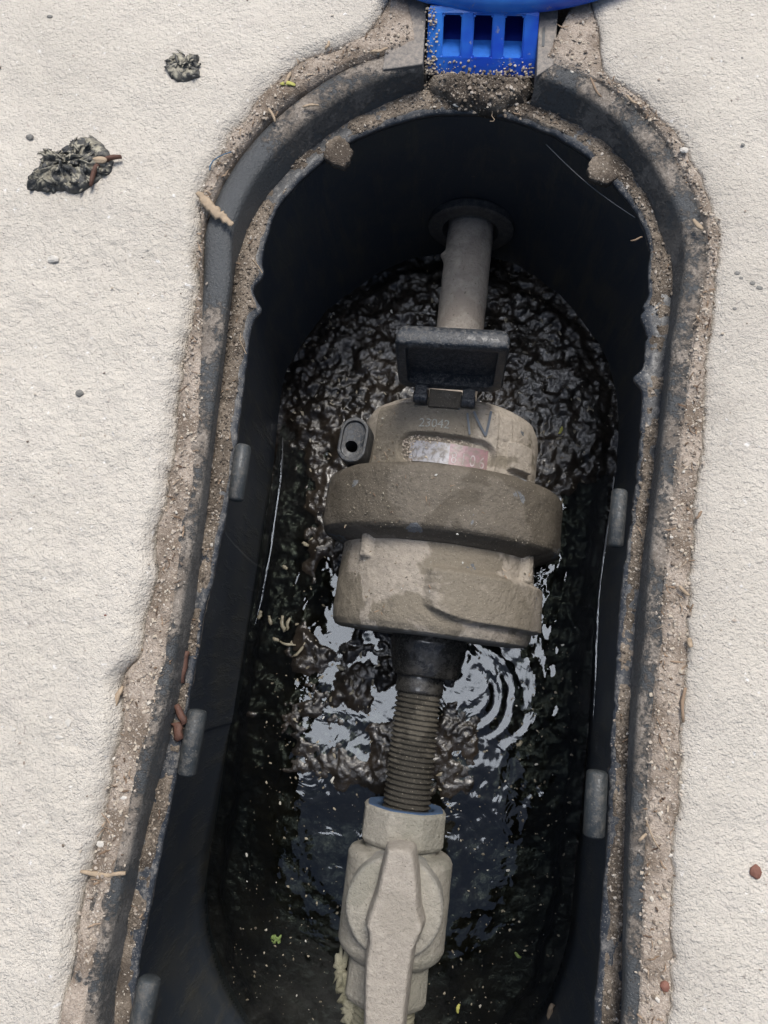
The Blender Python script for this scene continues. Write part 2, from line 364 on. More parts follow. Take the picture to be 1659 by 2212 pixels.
pA = [(120,2199),(150,2074),(150,1999),(165,1959),(180,1879),(200,1799),(220,1709),(235,1626),(250,1556),(245,1476),(287,1416),(300,1346),(320,1256),(325,1156),(350,1078),(360,963),(372,873),(385,803),(400,718),(415,628),(425,568),(420,540),(432,475),(425,425),(450,360),(480,310),(500,270),(535,240),(550,200),(595,160),(625,130),(665,107),(725,95),(800,60),(850,-20),(870,-130),(1262,-130),(1276,0),(1295,35),(1300,100),(1307,140),(1340,168),(1380,200),(1455,270),(1505,350),(1540,425),(1555,500),(1550,628),(1540,703),(1530,803),(1525,953),(1512,1083),(1505,1181),(1495,1281),(1495,1406),(1485,1506),(1475,1581),(1475,1689),(1465,1859),(1460,2009),(1452,2199)]
zLED, zTOP, zWAT = -.0165, -.003, -.162
rE = Ring(-.0156, .0819, .1554, .0055, pE, zLED)
rD = Ring(-.0154, .0890, .1578, .0016, pD, zLED)
rC = Ring(-.0161, .0895, .1628, .0096, pC, zTOP)
rF = Ring(-.0166, .1026, .1429, .0104, pF, zWAT)
rA = Ring(-.0161, .0895, .1628, .0096, pA, 0)
T = base_t
def tri(P, z): return np.column_stack([P, np.broadcast_to(z, len(P))])
# notch angular limits (in t) from its two top corners
def t_at(px, py, z): return rC.t_of(at(px, py, z)[:2])
tn0, tn1 = t_at(915, 148, zTOP), t_at(1157, 165, zTOP)
T = np.sort(np.concatenate([T, [tn0-.0012, tn0, tn1, tn1+.0012]]))
NT = len(T)
notch = ((T >= tn0-1e-9) & (T <= tn1+1e-9)).astype(float)
offA = rA.off(T)-rC.off(T)           # slab edge measured outward from ring C
leftness = np.where(T < 1.35, 1-.55*sm(.95, 1.2, T), np.where(T > 1.7, 0., .45*(1-(T-1.35)/.35)))
# ------------------------------------------------------------ meter box
box = empty('meter_box', 'black plastic underground meter box with a dusty rounded frame sunk in the pavement, open', 'meter box')
# frame
prof = [(-.0002, None), (0.0, -.0058), (.0006, -.0040), (.0018, -.0031), (.004, -.0026), (.0065, -.0025), (.009, -.0029), (.0112, -.0040), (.0128, -.0062), (.0135, -.010), (.0138, -.03)]
rings = []
PD = rD.at(T)
rings.append(tri(PD, zLED-.001))
for k, (s_, z_) in enumerate(prof):
    if z_ is None:
        continue
    P = rC.at(T, s_+np.zeros(NT))
    z = np.where(notch > 0, zLED-.0008, z_+.0004*fbm(P[:, 0], P[:, 1], 0, 60, 2, 3))
    rings.append(tri(P, z))
# mid ring for step face wear
cl_ = np.exp(-((T-1.02)/.13)**4)
fr = mesh('frame', np.concatenate(rings), gridfaces(len(rings), NT, True, True), 'rim_plastic', box, True, np.tile(cl_, len(rings))); autosharp(fr, 40)
# ledge
ragE = .0008*fbm(T*17, T*0, 0, 1, 5, 11, .6)+.0022*np.maximum(0, fbm(T*55, T*0, 0, 1, 2, 12)-.25)*((T > 2.0) & (T < 2.75))
for tc_, wd, am in ((.995, .014, .0016), (.966, .013, -.0022), (.935, .012, .0028), (2.0+.02, .02, .003), (2.12, .012, .004)):
    ragE -= am*np.exp(-((T-tc_)/wd)**2)
rings = [tri(rD.at(T), zLED), tri((rD.at(T)+rE.at(T, ragE))/2, zLED+.0003), tri(rE.at(T, ragE+.0006), zLED), tri(rE.at(T, ragE), zLED-.0012), tri(rE.at(T, ragE+.0005), zLED-.003), tri(rE.at(T, .0075+ragE*0), zLED-.004)]
loft('ledge', rings, 'black_plastic', box, flip=True)
# wall
panel = .0010*((T > .28) & (T < .62))
rings = []
for k in range(16):
    u = k/15; z = zLED-.004+(zWAT-.03-zLED+.004)*u; uu = min(1, (zLED-.004-z)/(zLED-.004-zWAT))
    a = rE.at(T, .007+np.zeros(NT)); b = rF.at(T)
    P = a*(1-uu)+b*uu
    nn = rE.base(T)[1]; P = P+nn*((.003*sin(min(1, uu)*pi)) - panel*(1-.3*uu)*min(1, u*4))[:, None]
    P += nn*(.0006*fbm(P[:, 0], P[:, 1], z, 18, 3, 5))[:, None]
    rings.append(tri(P, z))
loft('pit_wall', rings, 'wall_plastic', box, flip=True)
# clip pins on the ledge edge
def pin(px0, py0, px1, py1, r):
    a = at(px0, py0, zLED+.001); b = at(px1, py1, zLED+.001); V = []; n = 14
    d = (b-a); Lh = np.linalg.norm(d); d /= Lh; sx = np.cross(d, [0, 0, 1.])
    rings = []
    for u, rr in ((0, .3), (.012, .75), (.05, 1), (.5, 1.03), (.95, 1), (.988, .75), (1, .3)):
        c = a+d*Lh*u
        rings.append([c+sx*r*rr*cos(2*pi*k/n)+np.array([0, 0, 1.])*r*rr*sin(2*pi*k/n)*1.1-np.array([0, 0, .0015]) for k in range(n)])
    autosharp(loft('clip_pin', rings, 'clip_plastic', box, cap0=True, cap1=True), 50)
pin(524, 958, 508, 1082, .0034); pin(425, 1532, 400, 1678, .0038); pin(322, 2112, 285, 2290, .0042)
pin(1341, 1055, 1330, 1182, .0032); pin(1292, 1664, 1284, 1812, .0040)
# hinge housings: slotted blocks on either side of the notch
def housing(corners, slot_shade):
    P = [at(x, y, -.002)[:2] for x, y in corners]
    o = extrude_poly('hinge_housing', P, -.017, -.0021, 'frame_dusty', box, .0006)
    sl_ = [at(x, y, -.002)[:2] for x, y in slot_shade]
    extrude_poly('slot_shade', sl_, -.006, -.0018, 'wall_plastic', o, 0)  # solid dark strip painted in for the shaded slit, no opening is cut
housing([(826, 150), (913, 138), (921, 20), (925, -60), (850, -60), (840, 40)], [(848, 42), (859, 42), (856, 84), (846, 84)])
housing([(1159, 164), (1196, 140), (1201, 95), (1206, 20), (1205, -60), (1168, -60)], [(1172, 60), (1178, 60), (1176, 100), (1170, 100)])
# rounded lobes jutting from the ledge
def lobe(cx, cy, rx, ry, ang, seed):
    c = at(cx, cy, zLED+.001); rings = []
    n = 48; th = np.linspace(0, 2*pi, n, endpoint=False)
    sx, sy = rx/1662*.33, ry/1662*.33
    wob = 1+.32*fbm(np.cos(th)*1.6, np.sin(th)*1.6, seed, 1.5, 3, seed)
    for f_, z in ((.97, -.0035), (1, -.0008), (.985, -.0001), (.95, .0002), (.6, .0003), (.25, .0004), (.02, .0004)):
        x = sx*np.cos(th)*wob*f_; y = sy*np.sin(th)*wob*f_
        X = c[0]+x*cos(ang)-y*sin(ang); Y = c[1]+x*sin(ang)+y*cos(ang)
        rings.append(np.column_stack([X, Y, c[2]+z+.0006*fbm(X, Y, 0, 400, 3, seed)]))
    loft('ledge_lobe', rings, 'dirt', box, cap0=True, cap1=True)
lobe(730, 327, 31, 40, .5, 3); lobe(1304, 362, 34, 34, .3, 5)
# ------------------------------------------------------------ pavement (slab surface around the box)
jag = .0015*fbm(T*22, T*0, 0, 1, 3, 21)+.0005*fbm(T*95, T*0, 0, 1, 1, 22)
def slabpt(s_):
    P, n = rC.base(T); o_ = rC.off(T)+offA+jag*np.clip(1-max(0, s_)/.007, 0, 1)+s_
    return P+n*o_[:, None]
ss = [-.0012, -.0006, 0., .0006, .0013, .0022, .0032, .0044, .0056]+list(np.arange(.0066, .13, .00095))+[.14, .16, .2, .3, .5, 1, 2.5, 6, 15, 40]
rings = []; edge = []
for s_ in ss:
    P = slabpt(s_)
    drop = np.interp(s_, [-.0012, -.0006, 0, .0013, .0032, .0046, .0066], [-.015, -.0105, -.0056, -.0036, -.0013, -.0004, 0])*(.25+.75*leftness)
    if s_ < .2:
        rel = .00050*fbm(P[:, 0], P[:, 1], 0, 380, 3, 31, .7)*(.45+.55*leftness)+.0011*fbm(P[:, 0], P[:, 1], 0, 28, 3, 41)+.0006*fbm(P[:, 0], P[:, 1], 0, 110, 2, 45)*(.4+.6*leftness)
        chip = -.004*np.maximum(0, fbm(P[:, 0], P[:, 1], 0, 90, 3, 51)-.15)*np.clip(1-s_/.006, 0, 1)*leftness
    else: rel = 0; chip = 0
    rings.append(tri(P, drop+rel+chip))
    stn = np.zeros(NT)
    for px, py, rad_, am in [(22, 470, .010, .9), (150, 425, .016, .55), (395, 160, .010, .5), (1400, 330, .016, .8), (1340, 130, .012, .6), (1430, 240, .012, .7), (1620, 600, .008, .6), (1560, 900, .012, .5), (40, 1075, .006, .6), (125, 1880, .007, .5)]:
        q_ = at(px, py, 0); stn += am*np.exp(-((P[:, 0]-q_[0])**2+(P[:, 1]-q_[1])**2)/rad_**2)*(.5+.9*fbm(P[:, 0], P[:, 1], 0, 300, 3, 5))
    edge.append(np.clip(stn, 0, 1)+np.clip(1-(s_/.03), 0, 1)*(.03+.70*(1-leftness)**2)*np.ones(NT) + np.clip(1-s_/.0025, 0, 1)*.4)
V = np.concatenate(rings)
pav = mesh('pavement', V, gridfaces(len(rings), NT, True, True), 'concrete', None, True, np.clip(np.concatenate(edge), 0, 1)); tag(pav, kind='structure')
# ------------------------------------------------------------ mortar bed (sandy strip between slab and frame)
rings = []; sc_ = np.linspace(0, 1, 46)
sandP = []
# coverage: how far in over the frame top the sand reaches
cover = np.interp(T, [0, .55, .72, .80, .95, 1.25, 1.4, 1.6, 1.75, 2.0, 2.3, 3.0, 3.99], [.0026, .0024, .0032, .006, .0130, .0130, .0085, .006, .0085, .0075, .0045, .0032, .003])
for u in sc_:
    s_ = cover+(offA+.004-cover)*u
    P, n = rC.base(T); P = P+n*(rC.off(T)+s_)[:, None]
    zl = np.interp(u, [0, .12, .3, .6, .82, .93, 1], [-.0048, -.0022, -.0018, -.0035, -.0055, -.0062, -.0064])
    zr = np.interp(u, [0, .12, .3, .6, .85, 1], [-.0042, -.0014, -.0008, -.0009, -.0014, -.0018])
    z = zl*leftness+zr*(1-leftness)+.0011*fbm(P[:, 0], P[:, 1], 0, 75, 4, 61)+.0004*fbm(P[:, 0], P[:, 1], 0, 420, 3, 62)
    if u == 0: z = z-.004
    ins = sm(tn0-.004, tn0+.001, T)*(1-sm(tn1-.001, tn1+.004, T))
    z = z-ins*.016
    z = z-.009*sm(-.0014, -.0003, s_-offA-jag)*(.35+.65*leftness)
    rings.append(tri(P, z))
sand = loft('mortar_bed', rings, 'sand', None, flip=True); tag(sand, kind='structure')
sandV = np.concatenate(rings[1:-4]).reshape(-1, NT, 3)[:, (T < 3)&(T>.02), :].reshape(-1, 3)
# loose dirt lying along the ledge
rings = []; ledV = []
thick = np.interp(T, [0, .3, .55, .62, .9, 1.05, 1.2, 1.45, 1.55, 1.75, 1.95, 2.05, 2.2, 2.6, 3], [.0009, .0004, .0008, .0014, .0018, .0009, .0002, .0012, .0012, .0010, .0012, .0004, .0009, .0007, .0011])
for u in np.linspace(-.05, .95, 18):
    P = rD.at(T)*(1-u)+rE.at(T, ragE)*u
    h = thick*(1.0-.9*abs(u-.45)**2*3)+.0016*fbm(P[:, 0], P[:, 1], 0, 110, 4, 71, .6)-.0002
    h = h-.0026*sm(.72, .95, u+.22*fbm(P[:, 0], P[:, 1], 0, 70, 3, 72))
    rings.append(tri(P, zLED+h)); ledV.append(rings[-1][(T < 3) & (T > .02)][(h > .0004)[(T < 3) & (T > .02)]])
o = loft('ledge_dirt', rings, 'dirt', None, flip=True); tag(o, kind='stuff', label='brown silty dirt caked along the inner ledge of the box', cat='dirt')
ledV = np.concatenate(ledV)
# ------------------------------------------------------------ mud and water in the pit
def inside_F(X, Y):
    x = X-rF.cx-rF.sl*Y; y = np.where(Y > rF.yc, Y-rF.yc, np.where(Y < Y2, Y-Y2, 0))
    return rF.w-np.hypot(x, y)          # >0 inside
gx = np.arange(-.128, .098, .0009); gy = np.arange(-.24, .256, .0009)
X, Y = np.meshgrid(gx, gy)
hbase = np.interp(Y, [-.24, -.10, -.088, -.075, 0, .03, .12, .25], [-.006, -.006, -.0035, .0003, .0003, .0004, .0018, .0060])
wx = .016*fbm(X, Y, 0, 45, 3, 77); wy = .02*fbm(X, Y, 5, 40, 3, 78)
hbase -= .0062*sm(.014, .050, X+wx)*sm(.13, .055, Y+wy)
hbase -= .0035*sm(-.078, -.098, X+wx*.6)*sm(.13, .06, Y+wy)
hbase += .002*sm(.03, .06, X)*sm(.07, .13, Y)
for px, py, sx_, sy_, dp in [(715, 1335, .013, .015, .008), (1060, 1470, .014, .016, .006), (1075, 1600, .010, .016, .005), (905, 1490, .014, .006, .004), (700, 1230, .004, .008, .004), (830, 1530, .006, .010, .004), (620, 1710, .006, .008, .003)]:
    q_ = at(px, py, zWAT); hbase -= dp*np.exp(-(((X-q_[0])/sx_)**2+((Y-q_[1])/sy_)**2)**2)
iF = inside_F(X, Y); hbase -= .0052*sm(.012, .0045, iF+.004*fbm(X, Y, 0, 60, 3, 76))*(sm(.12, .10, Y)+.35)
def mudrel(X, Y):
    a = fbm(X, Y, 0, 42, 4, 81, .55); b = 1-abs(fbm(X, Y, 0, 75, 4, 91, .6))*2.4
    c = fbm(X, Y, 3, 130, 3, 96, .5)
    return .0032*a+.0009*b+.0026*c*(.4+.6*sm(-.2, .4, fbm(X, Y, 0, 25, 2, 98)))+.0003*fbm(X, Y, 0, 300, 3, 95)
Z = zWAT+hbase+mudrel(X, Y)*(.35+.65*sm(-.11, -.06, Y))
keep = inside_F(X, Y) > -.004
idx = -np.ones(X.shape, int); idx[keep] = np.arange(keep.sum())
q = keep[:-1, :-1] & keep[1:, :-1] & keep[:-1, 1:] & keep[1:, 1:]
Fq = np.stack([idx[:-1, :-1][q], idx[:-1, 1:][q], idx[1:, 1:][q], idx[1:, :-1][q]], 1)
Vm = np.column_stack([X[keep], Y[keep], Z[keep]])
mud = mesh('mud', Vm, Fq, 'mud'); tag(mud, kind='structure')
# water sheet with a meniscus that climbs the wall
gx = np.arange(-.13, .10, .0012); gy = np.arange(-.245, .26, .0012)
X, Y = np.meshgrid(gx, gy); ins = inside_F(X, Y)
ctr = at(1010, 1500, zWAT)
rr = np.hypot(X-ctr[0], Y-ctr[1])
rr = rr*(1+.22*fbm(X, Y, 0, 30, 2, 7))
rip = .00034*np.sin(rr/.0095*2*pi)*np.exp(-(rr/.040)**2)*sm(.004, .02, rr)*sm(-.35, .35, fbm(X, Y, 0, 60, 2, 8))*sm(-.1, .9, (X-ctr[0])/np.maximum(rr, 1e-4))
Z = zWAT+.0004*fbm(X, Y, 0, 45, 3, 101)+.00016*fbm(X, Y, 0, 170, 3, 103)+rip
keep = ins > .0015
idx = -np.ones(X.shape, int); idx[keep] = np.arange(keep.sum())
q = keep[:-1, :-1] & keep[1:, :-1] & keep[:-1, 1:] & keep[1:, 1:]
Fq = np.stack([idx[:-1, :-1][q], idx[:-1, 1:][q], idx[1:, 1:][q], idx[1:, :-1][q]], 1)
WV = [tuple(v) for v in np.column_stack([X[keep], Y[keep], Z[keep]])]; WF = [tuple(f) for f in Fq]
def meniscus(pts, slope, wd, seed):
    P = [at(x, y, zWAT) for x, y in pts]; D_ = []
    for a, b_ in zip(P[:-1], P[1:]):
        for k in range(12): D_.append(a+(b_-a)*k/12)
    n = 7
    for i, p in enumerate(D_):
        ww = wd*(1+.35*float(fbm(i*.11, seed, 0, 1, 3, seed)))*min(1, (i+1)/6, (len(D_)-i)/8)
        for k in range(n):
            u = k/(n-1)-.5; WV.append((p[0]+u*ww, p[1], zWAT+.0011+slope*u*ww-.10*u*u*ww+.0003*float(fbm(p[1], seed, 0, 60, 2, seed))))
    o_ = len(WV)-len(D_)*n
    for i in range(len(D_)-1):
        for k in range(n-1): a = o_+i*n+k; WF.append((a, a+n, a+n+1, a+1))
meniscus([(611, 945), (604, 1040), (586, 1160), (568, 1270), (550, 1358)], -.14, .0027, 3)
meniscus([(1331, 960), (1327, 1040), (1313, 1150), (1298, 1260), (1292, 1340), (1287, 1500), (1279, 1640)], .15, .0019, 5)
meniscus([(520, 1420), (508, 1500), (503, 1545)], -.05, .0010, 7)
meniscus([(612, 860), (622, 800), (642, 762)], -.09, .0012, 8)
wat = mesh('water', WV, WF, 'water'); tag(wat, kind='structure')
# ------------------------------------------------------------ plumbing
ZA = -.123
def axx(y): return -.0102-.008*np.asarray(y)
def cyl(name, prof, mat, parent, nseg=160, Rf=None, sharp=None, dens=.0008, cap=False, noise=.00035, ns=140, zoff=0, wetf=None):
    """surface of revolution about the pipe axis; prof = [(y, r)], Rf(theta, y, r) -> r"""
    ys, rs = [], []
    for (y0, r0), (y1, r1) in zip(prof[:-1], prof[1:]):
        n = max(1, int(round(math.hypot(y1-y0, r1-r0)/dens)))
        for k in range(n): ys.append(y0+(y1-y0)*k/n); rs.append(r0+(r1-r0)*k/n)
    ys.append(prof[-1][0]); rs.append(prof[-1][1]); ys = np.array(ys); rs = np.array(rs)
    th = np.linspace(-pi, pi, nseg, endpoint=False)
    TH, YY = np.meshgrid(th, ys); RR = np.repeat(rs[:, None], nseg, 1)
    if Rf is not None: RR = Rf(TH, YY, RR)
    RR = RR+noise*fbm(np.sin(TH)*RR, YY, np.cos(TH)*RR, ns, 4, 111, .6)
    X = axx(YY)+RR*np.sin(TH); Z = ZA+zoff+RR*np.cos(TH)
    V = np.stack([X, YY, Z], -1).reshape(-1, 3)
    Fc = [tuple(f) for f in gridfaces(len(ys), nseg, True, True)]
    if cap: Fc.append(tuple(range(nseg))); Fc.append(tuple(range((len(ys)-1)*nseg, len(ys)*nseg))[::-1])
    o = mesh(name, V, Fc, mat, parent, True, wetf(TH, YY).reshape(-1) if wetf else None)
    if sharp: autosharp(o, sharp)
    return o
# supply pipe
pipe = empty('water_pipe', 'silt covered grey pipe entering through the dark far wall of the pit', 'pipe')
def Rp(TH, Y_, R_):
    r = R_+.0012*np.exp(-((Y_-.2255)/.0022)**2)*np.exp(-((TH+1.35)/.25)**2)*2.2
    r = r-.0007*(.5+.5*np.sin((Y_-.25)/.0017*2*pi+TH))*sm(.232, .236, Y_)
    return r
cyl('pipe_run', [(.262, .0133), (.128, .0136)], 'silt_pipe', pipe, 120, Rp)
cyl('wall_flange', [(.262, .0135), (.262, .0225), (.250, .0235), (.2485, .0248), (.2445, .0248), (.2438, .0235), (.2436, .0165), (.2465, .0150), (.2480, .0135)], 'flange_plastic', pipe, 96, None, 35, .001)
# meter
meter = empty('water_meter', 'mud coated water meter with open flip lid, wide collar and number window', 'water meter')
W0, W1, WY, WR = -.0358, .0125, .0985, .0078
def slot_sd(X, Y_):
    cx_ = np.clip(X, W0+WR, W1-WR); return np.hypot(X-cx_, Y_-(WY+.035*(-.01-X)))-WR
def Rhead(TH, Y_, R_):
    side = R_ > .03
    X = axx(Y_)+R_*np.sin(TH); up = np.cos(TH) > .2
    pan = sm(-.93, -.90, TH)*(1-sm(.50, .54, TH)); pan *= sm(.0885, .0891, Y_)*(1-sm(.1225, .1240, Y_))
    boss = sm(.66, .69, TH)*(1-sm(.97, 1.0, TH))*sm(.0945, .0952, Y_)*(1-sm(.1085, .1092, Y_))
    boss2 = sm(.52, .54, TH)*(1-sm(.70, .72, TH))*sm(.1085, .1092, Y_)*(1-sm(.1215, .1222, Y_))*.6
    r = R_+(.0013*pan+.0040*boss+.0010*boss2)*side
    d = slot_sd(X, Y_); dep = np.where(up, 1-sm(-.0006, .0005, d), 0)
    r = r-.0042*dep*side + .0005*np.where(up, np.exp(-(d/.0006)**2), 0)*side*0
    return r
hp = [(.1290, .014), (.1300, .026), (.1298, .034), (.1283, .040), (.1255, .0446), (.1205, .0470), (.115, .0477), (.0865, .0477)]
def wet_head(TH, Y_): return .75*sm(-.95, -.88, TH)*(1-sm(.15, .45, TH))*(1-sm(.1225, .1245, Y_))
def wet_body(TH, Y_):
    return .7*np.exp(-((TH-.55)/.62)**4)*sm(.014, .018, Y_)*(1-sm(.036, .044, Y_))+.85*np.exp(-((TH+1.0)/.16)**4)*sm(.018, .021, Y_)*(1-sm(.034, .037, Y_))+.35*np.exp(-((TH+.35)/.25)**2)*(1-sm(.030, .036, Y_))*sm(.012, .018, Y_)
cyl('register_housing', hp, 'silt_meter', meter, 620, Rhead, None, .0006, True, .0004, wetf=wet_head)
def Rring(TH, Y_, R_): return R_+.0009*sm(-.35, -.25, TH)*(1-sm(1.0, 1.1, TH))*sm(.054, .0545, Y_)*0+.0010*fbm(np.sin(TH)*3, Y_*60, np.cos(TH)*3, 1, 3, 131)
cyl('collar', [(.0890, .046), (.0892, .0560), (.0885, .0598), (.0865, .0624), (.0835, .0634), (.0620, .0638), (.0584, .0632), (.0567, .0614), (.0554, .0580), (.0540, .0545), (.0525, .0520), (.0520, .046)], 'silt_collar', meter, 360, Rring, None, .0009, False)
def Rbody(TH, Y_, R_):
    lim = .0165+.006*np.exp(-((TH+.15)/.30)**2)
    band = sm(-.10, .06, TH)*(1-sm(1.45, 1.5, TH))*sm(lim-.0004, lim+.0005, Y_)*(1-sm(.0385, .0420, Y_))
    lug1 = np.exp(-((TH+.72)/.062)**6)*sm(.0425, .0435, Y_)
    lug2 = np.exp(-((TH-1.02)/.07)**6)*sm(.0405, .0415, Y_)
    return R_+(.0048*band+.0034*lug1+.0038*lug2)*(R_ > .045)
cyl('body', [(.0552, .0512), (.0460, .0513), (.0400, .0516), (.0180, .0526), (.0130, .0522), (.0100, .0506), (.0090, .0480), (.0088, .040), (.0088, .014)], 'silt_meter', meter, 420, Rbody, None, .0007, True, .0005, wetf=wet_body)
cyl('tailpiece', [(.0095, .0196), (.0060, .0204), (-.0085, .0178), (-.0112, .0168), (-.0118, .0150), (-.0118, .009)], 'fitting_wet', meter, 140, None, None, .0008, True, .0006, 160)
meter.location.x = .0015
# hinge and flip lid
hb = bevbox('hinge_block', (-.0150, .1240, -.0765), (.0160, .0090, .0065), 'silt_collar', meter, .0006)
lid = None
def build_lid():
    # lid stands upright behind the housing: local u across, v up, w back
    o0 = np.array([-.0133, .1287, -.0735]); lean = radians(7)
    U = np.array([1, .035, 0.]); Vv = np.array([0, sin(lean), cos(lean)]); Wv = np.array([0, cos(lean), -sin(lean)])
    wd, ht = .0252, .0440
    import bmesh
    def outline(f_, hw, y0, y1, rad):
        pts = []
        for cxs, cys, a0 in ((1, y0, -90), (1, y1, 0), (-1, y1, 90), (-1, y0, 180)):
            r_ = rad if cys == y0 else rad*.35
            cc = (cxs*(hw-r_), cys+(r_ if cys == y0 else -r_))
            for k in range(7):
                a = radians(a0+90*k/6); pts.append((cc[0]+r_*cos(a), cc[1]+r_*sin(a)))
        return pts
    def P3(u, v, w_): return o0+U*u+Vv*v+Wv*w_
    rings = []
    bow = lambda u: .0095*(1-(u/wd)**2)
    o_ = outline(0, wd, 0, ht, .006); i_ = outline(0, wd-.0046, .0046, ht-.0046, .004)
    def ring(pts, w0, bowf, j=0): return [P3(u, v, w0+bowf*bow(u)+j*.0003*float(fbm(u, v, 0, 300, 3, 5))) for u, v in pts]
    rings = [ring([(u*.05, .02+(v-.02)*.05) for u, v in i_], .0062, 0), ring([(u*.8, .02+(v-.02)*.8) for u, v in i_], .0064, 0, 1), ring(i_, .0060, 0, 1), ring(i_, .0008, 0, 1), ring([(u*1.01, v) for u, v in i_], .0002, 0, 1),
             ring(outline(0, wd-.0007, .0007, ht-.0007, .0056), 0, 0, 1), ring(o_, .0008, 0, 1), ring(o_, .0050, .5, 1), ring(outline(0, wd-.0006, .0006, ht-.0006, .0056), .0062, 1, 1), ring([(u*.9, .02+(v-.02)*.9) for u, v in o_], .0068, 1), ring([(u*.05, .02+(v-.02)*.05) for u, v in o_], .0072, 1)]
    l = loft('flip_lid', rings, 'lid_black', meter, cap0=True, cap1=True); autosharp(l, 50)
    for cx_ in (-.0272, -.0037):
        rg = []
        for u, rr in ((-.0036, .2), (-.0035, .8), (-.0030, 1), (-.0005, 1), (-.0003, .9), (.0003, .9), (.0005, 1), (.0030, 1), (.0035, .8), (.0036, .2)):
            rg.append([np.array([cx_+u, .1237+.0030*rr*cos(2*pi*k/18), -.0735+.0030*rr*sin(2*pi*k/18)]) for k in range(18)])
        k_ = loft('hinge_knuckle', rg, 'lid_black', l, cap0=True, cap1=True); autosharp(k_, 40)
        bevbox('hinge_arm', (cx_, .1265, -.0722), (.0062, .006, .0030), 'lid_black', l, .0006)
    return l
build_lid()
# seal lug on the left of the housing
def stad(cx, cy, hw, hl, n=64, ang=0):
    pts = []
    for k in range(n):
        a = 2*pi*k/n; x = hw*cos(a); y = hw*sin(a)+(hl-hw)*np.sign(sin(a)) if abs(sin(a)) > 1e-6 else 0
        if abs(sin(a)) <= 1e-6: y = 0
        pts.append((cx+x*cos(ang)-y*sin(ang), cy+x*sin(ang)+y*cos(ang)))
    return np.array(pts)
lc = at(756, 948, -.082)
def lr(hw, hl, z, cx=0, cy=0): return tri(stad(lc[0]+cx, lc[1]+cy, hw, hl, 64, -.05), z)
rings = [lr(.0074, .0118, -.120, .004, -.003), lr(.0074, .0120, -.092, .001), lr(.0074, .0120, -.0835), lr(.0070, .0116, -.0824), lr(.0064, .0110, -.0822), lr(.0058, .0100, -.0823), lr(.0054, .0094, -.0838), lr(.0038, .0050, -.0845, 0, -.0012), lr(.0034, .00341, -.0846, -.0008, -.0035), lr(.0033, .00331, -.0870, -.0008, -.0035), lr(.003, .00301, -.110, -.0008, -.0035)]
autosharp(loft('seal_lug', rings, 'lid_black', meter, cap0=True, cap1=True), 40)
bevbox('lug_arm', (-.050, .0985, -.101), (.016, .012, .012), 'silt_collar', meter, .001)
# number window
def drape(name, P2, faces, mat, parent, r, lift=0):
    P2 = np.asarray(P2, float); rel = P2[:, 0]-axx(P2[:, 1]); z = ZA+np.sqrt(np.maximum(1e-6, r*r-rel**2))+lift
    return mesh(name, np.column_stack([P2[:, 0], P2[:, 1], z]), faces, mat, parent, False)
def strip(name, x0, x1, y0, y1, mat, parent, r, sk=-.035, n=16):
    xs = np.linspace(x0, x1, n); P2 = []
    for x in xs: P2 += [(x, y0+sk*(x+.010)), (x, y1+sk*(x+.010))]
    return drape(name, P2, [(2*k, 2*k+2, 2*k+3, 2*k+1) for k in range(n-1)], mat, parent, r)
rgA = strip('register', -.0300, -.0100, .0922, .1028, 'dial_white', meter, .0454)
rgB = strip('red_register', -.0100, .0090, .0922, .1028, 'dial_red', meter, .0454); 
def text2d(s, size):
    cu = bpy.data.curves.new('t', 'FONT'); cu.body = s; cu.size = size; cu.align_x = 'CENTER'; cu.resolution_u = 3
    o = bpy.data.objects.new('t', cu); COL.objects.link(o)
    dg = bpy.context.evaluated_depsgraph_get(); me = bpy.data.meshes.new_from_object(o.evaluated_get(dg))
    V = np.array([v.co[:] for v in me.vertices]); Fc = [tuple(p.vertices) for p in me.polygons]
    bpy.data.objects.remove(o); bpy.data.curves.remove(cu); bpy.data.meshes.remove(me); return V, Fc
def put_text(name, s, size, cx, cy, mat, parent, r, sx=1, ang=0):
    V, Fc = text2d(s, size); x = V[:, 0]*sx; y = V[:, 1]
    P2 = np.column_stack([cx+x*cos(ang)-y*sin(ang), cy+x*sin(ang)+y*cos(ang)])
    return drape(name, P2, Fc, mat, parent, r)
for k, ch in enumerate('0574'): put_text('digit', ch, .0085, -.0272+k*.0046, .0934+.0006-k*.00016, 'digit_dark', rgA, .04555, .72, -.035)
for k, ch in enumerate('8106'): put_text('digit', ch, .0085, -.0076+k*.0046, .0930-k*.00016, 'digit_pale', rgB, .04555, .72, -.035)
put_text('serial_number', '23042', .0062, -.0190, .1093, 'faded_print', meter, .04925, 1, -.03)
def stroke(pts, wd):
    P2 = []; pts = [np.array(at(x, y, -.0745)[:2]) for x, y in pts]
    for i, p in enumerate(pts):
        d = pts[min(i+1, len(pts)-1)]-pts[max(i-1, 0)]; d = d/np.linalg.norm(d); nn_ = np.array([-d[1], d[0]])
        P2 += [p+nn_*wd/2, p-nn_*wd/2]
    drape('scratched_mark', P2, [(2*k, 2*k+2, 2*k+3, 2*k+1) for k in range(len(pts)-1)], 'scratch', meter, .0499)
stroke([(1003, 892), (1004, 905), (1006, 920), (1008, 938)], .0010)
stroke([(1017, 888), (1023, 902), (1030, 916), (1038, 930), (1043, 938)], .0012)
stroke([(1055, 884), (1052, 900), (1048, 918), (1043, 938)], .0012)
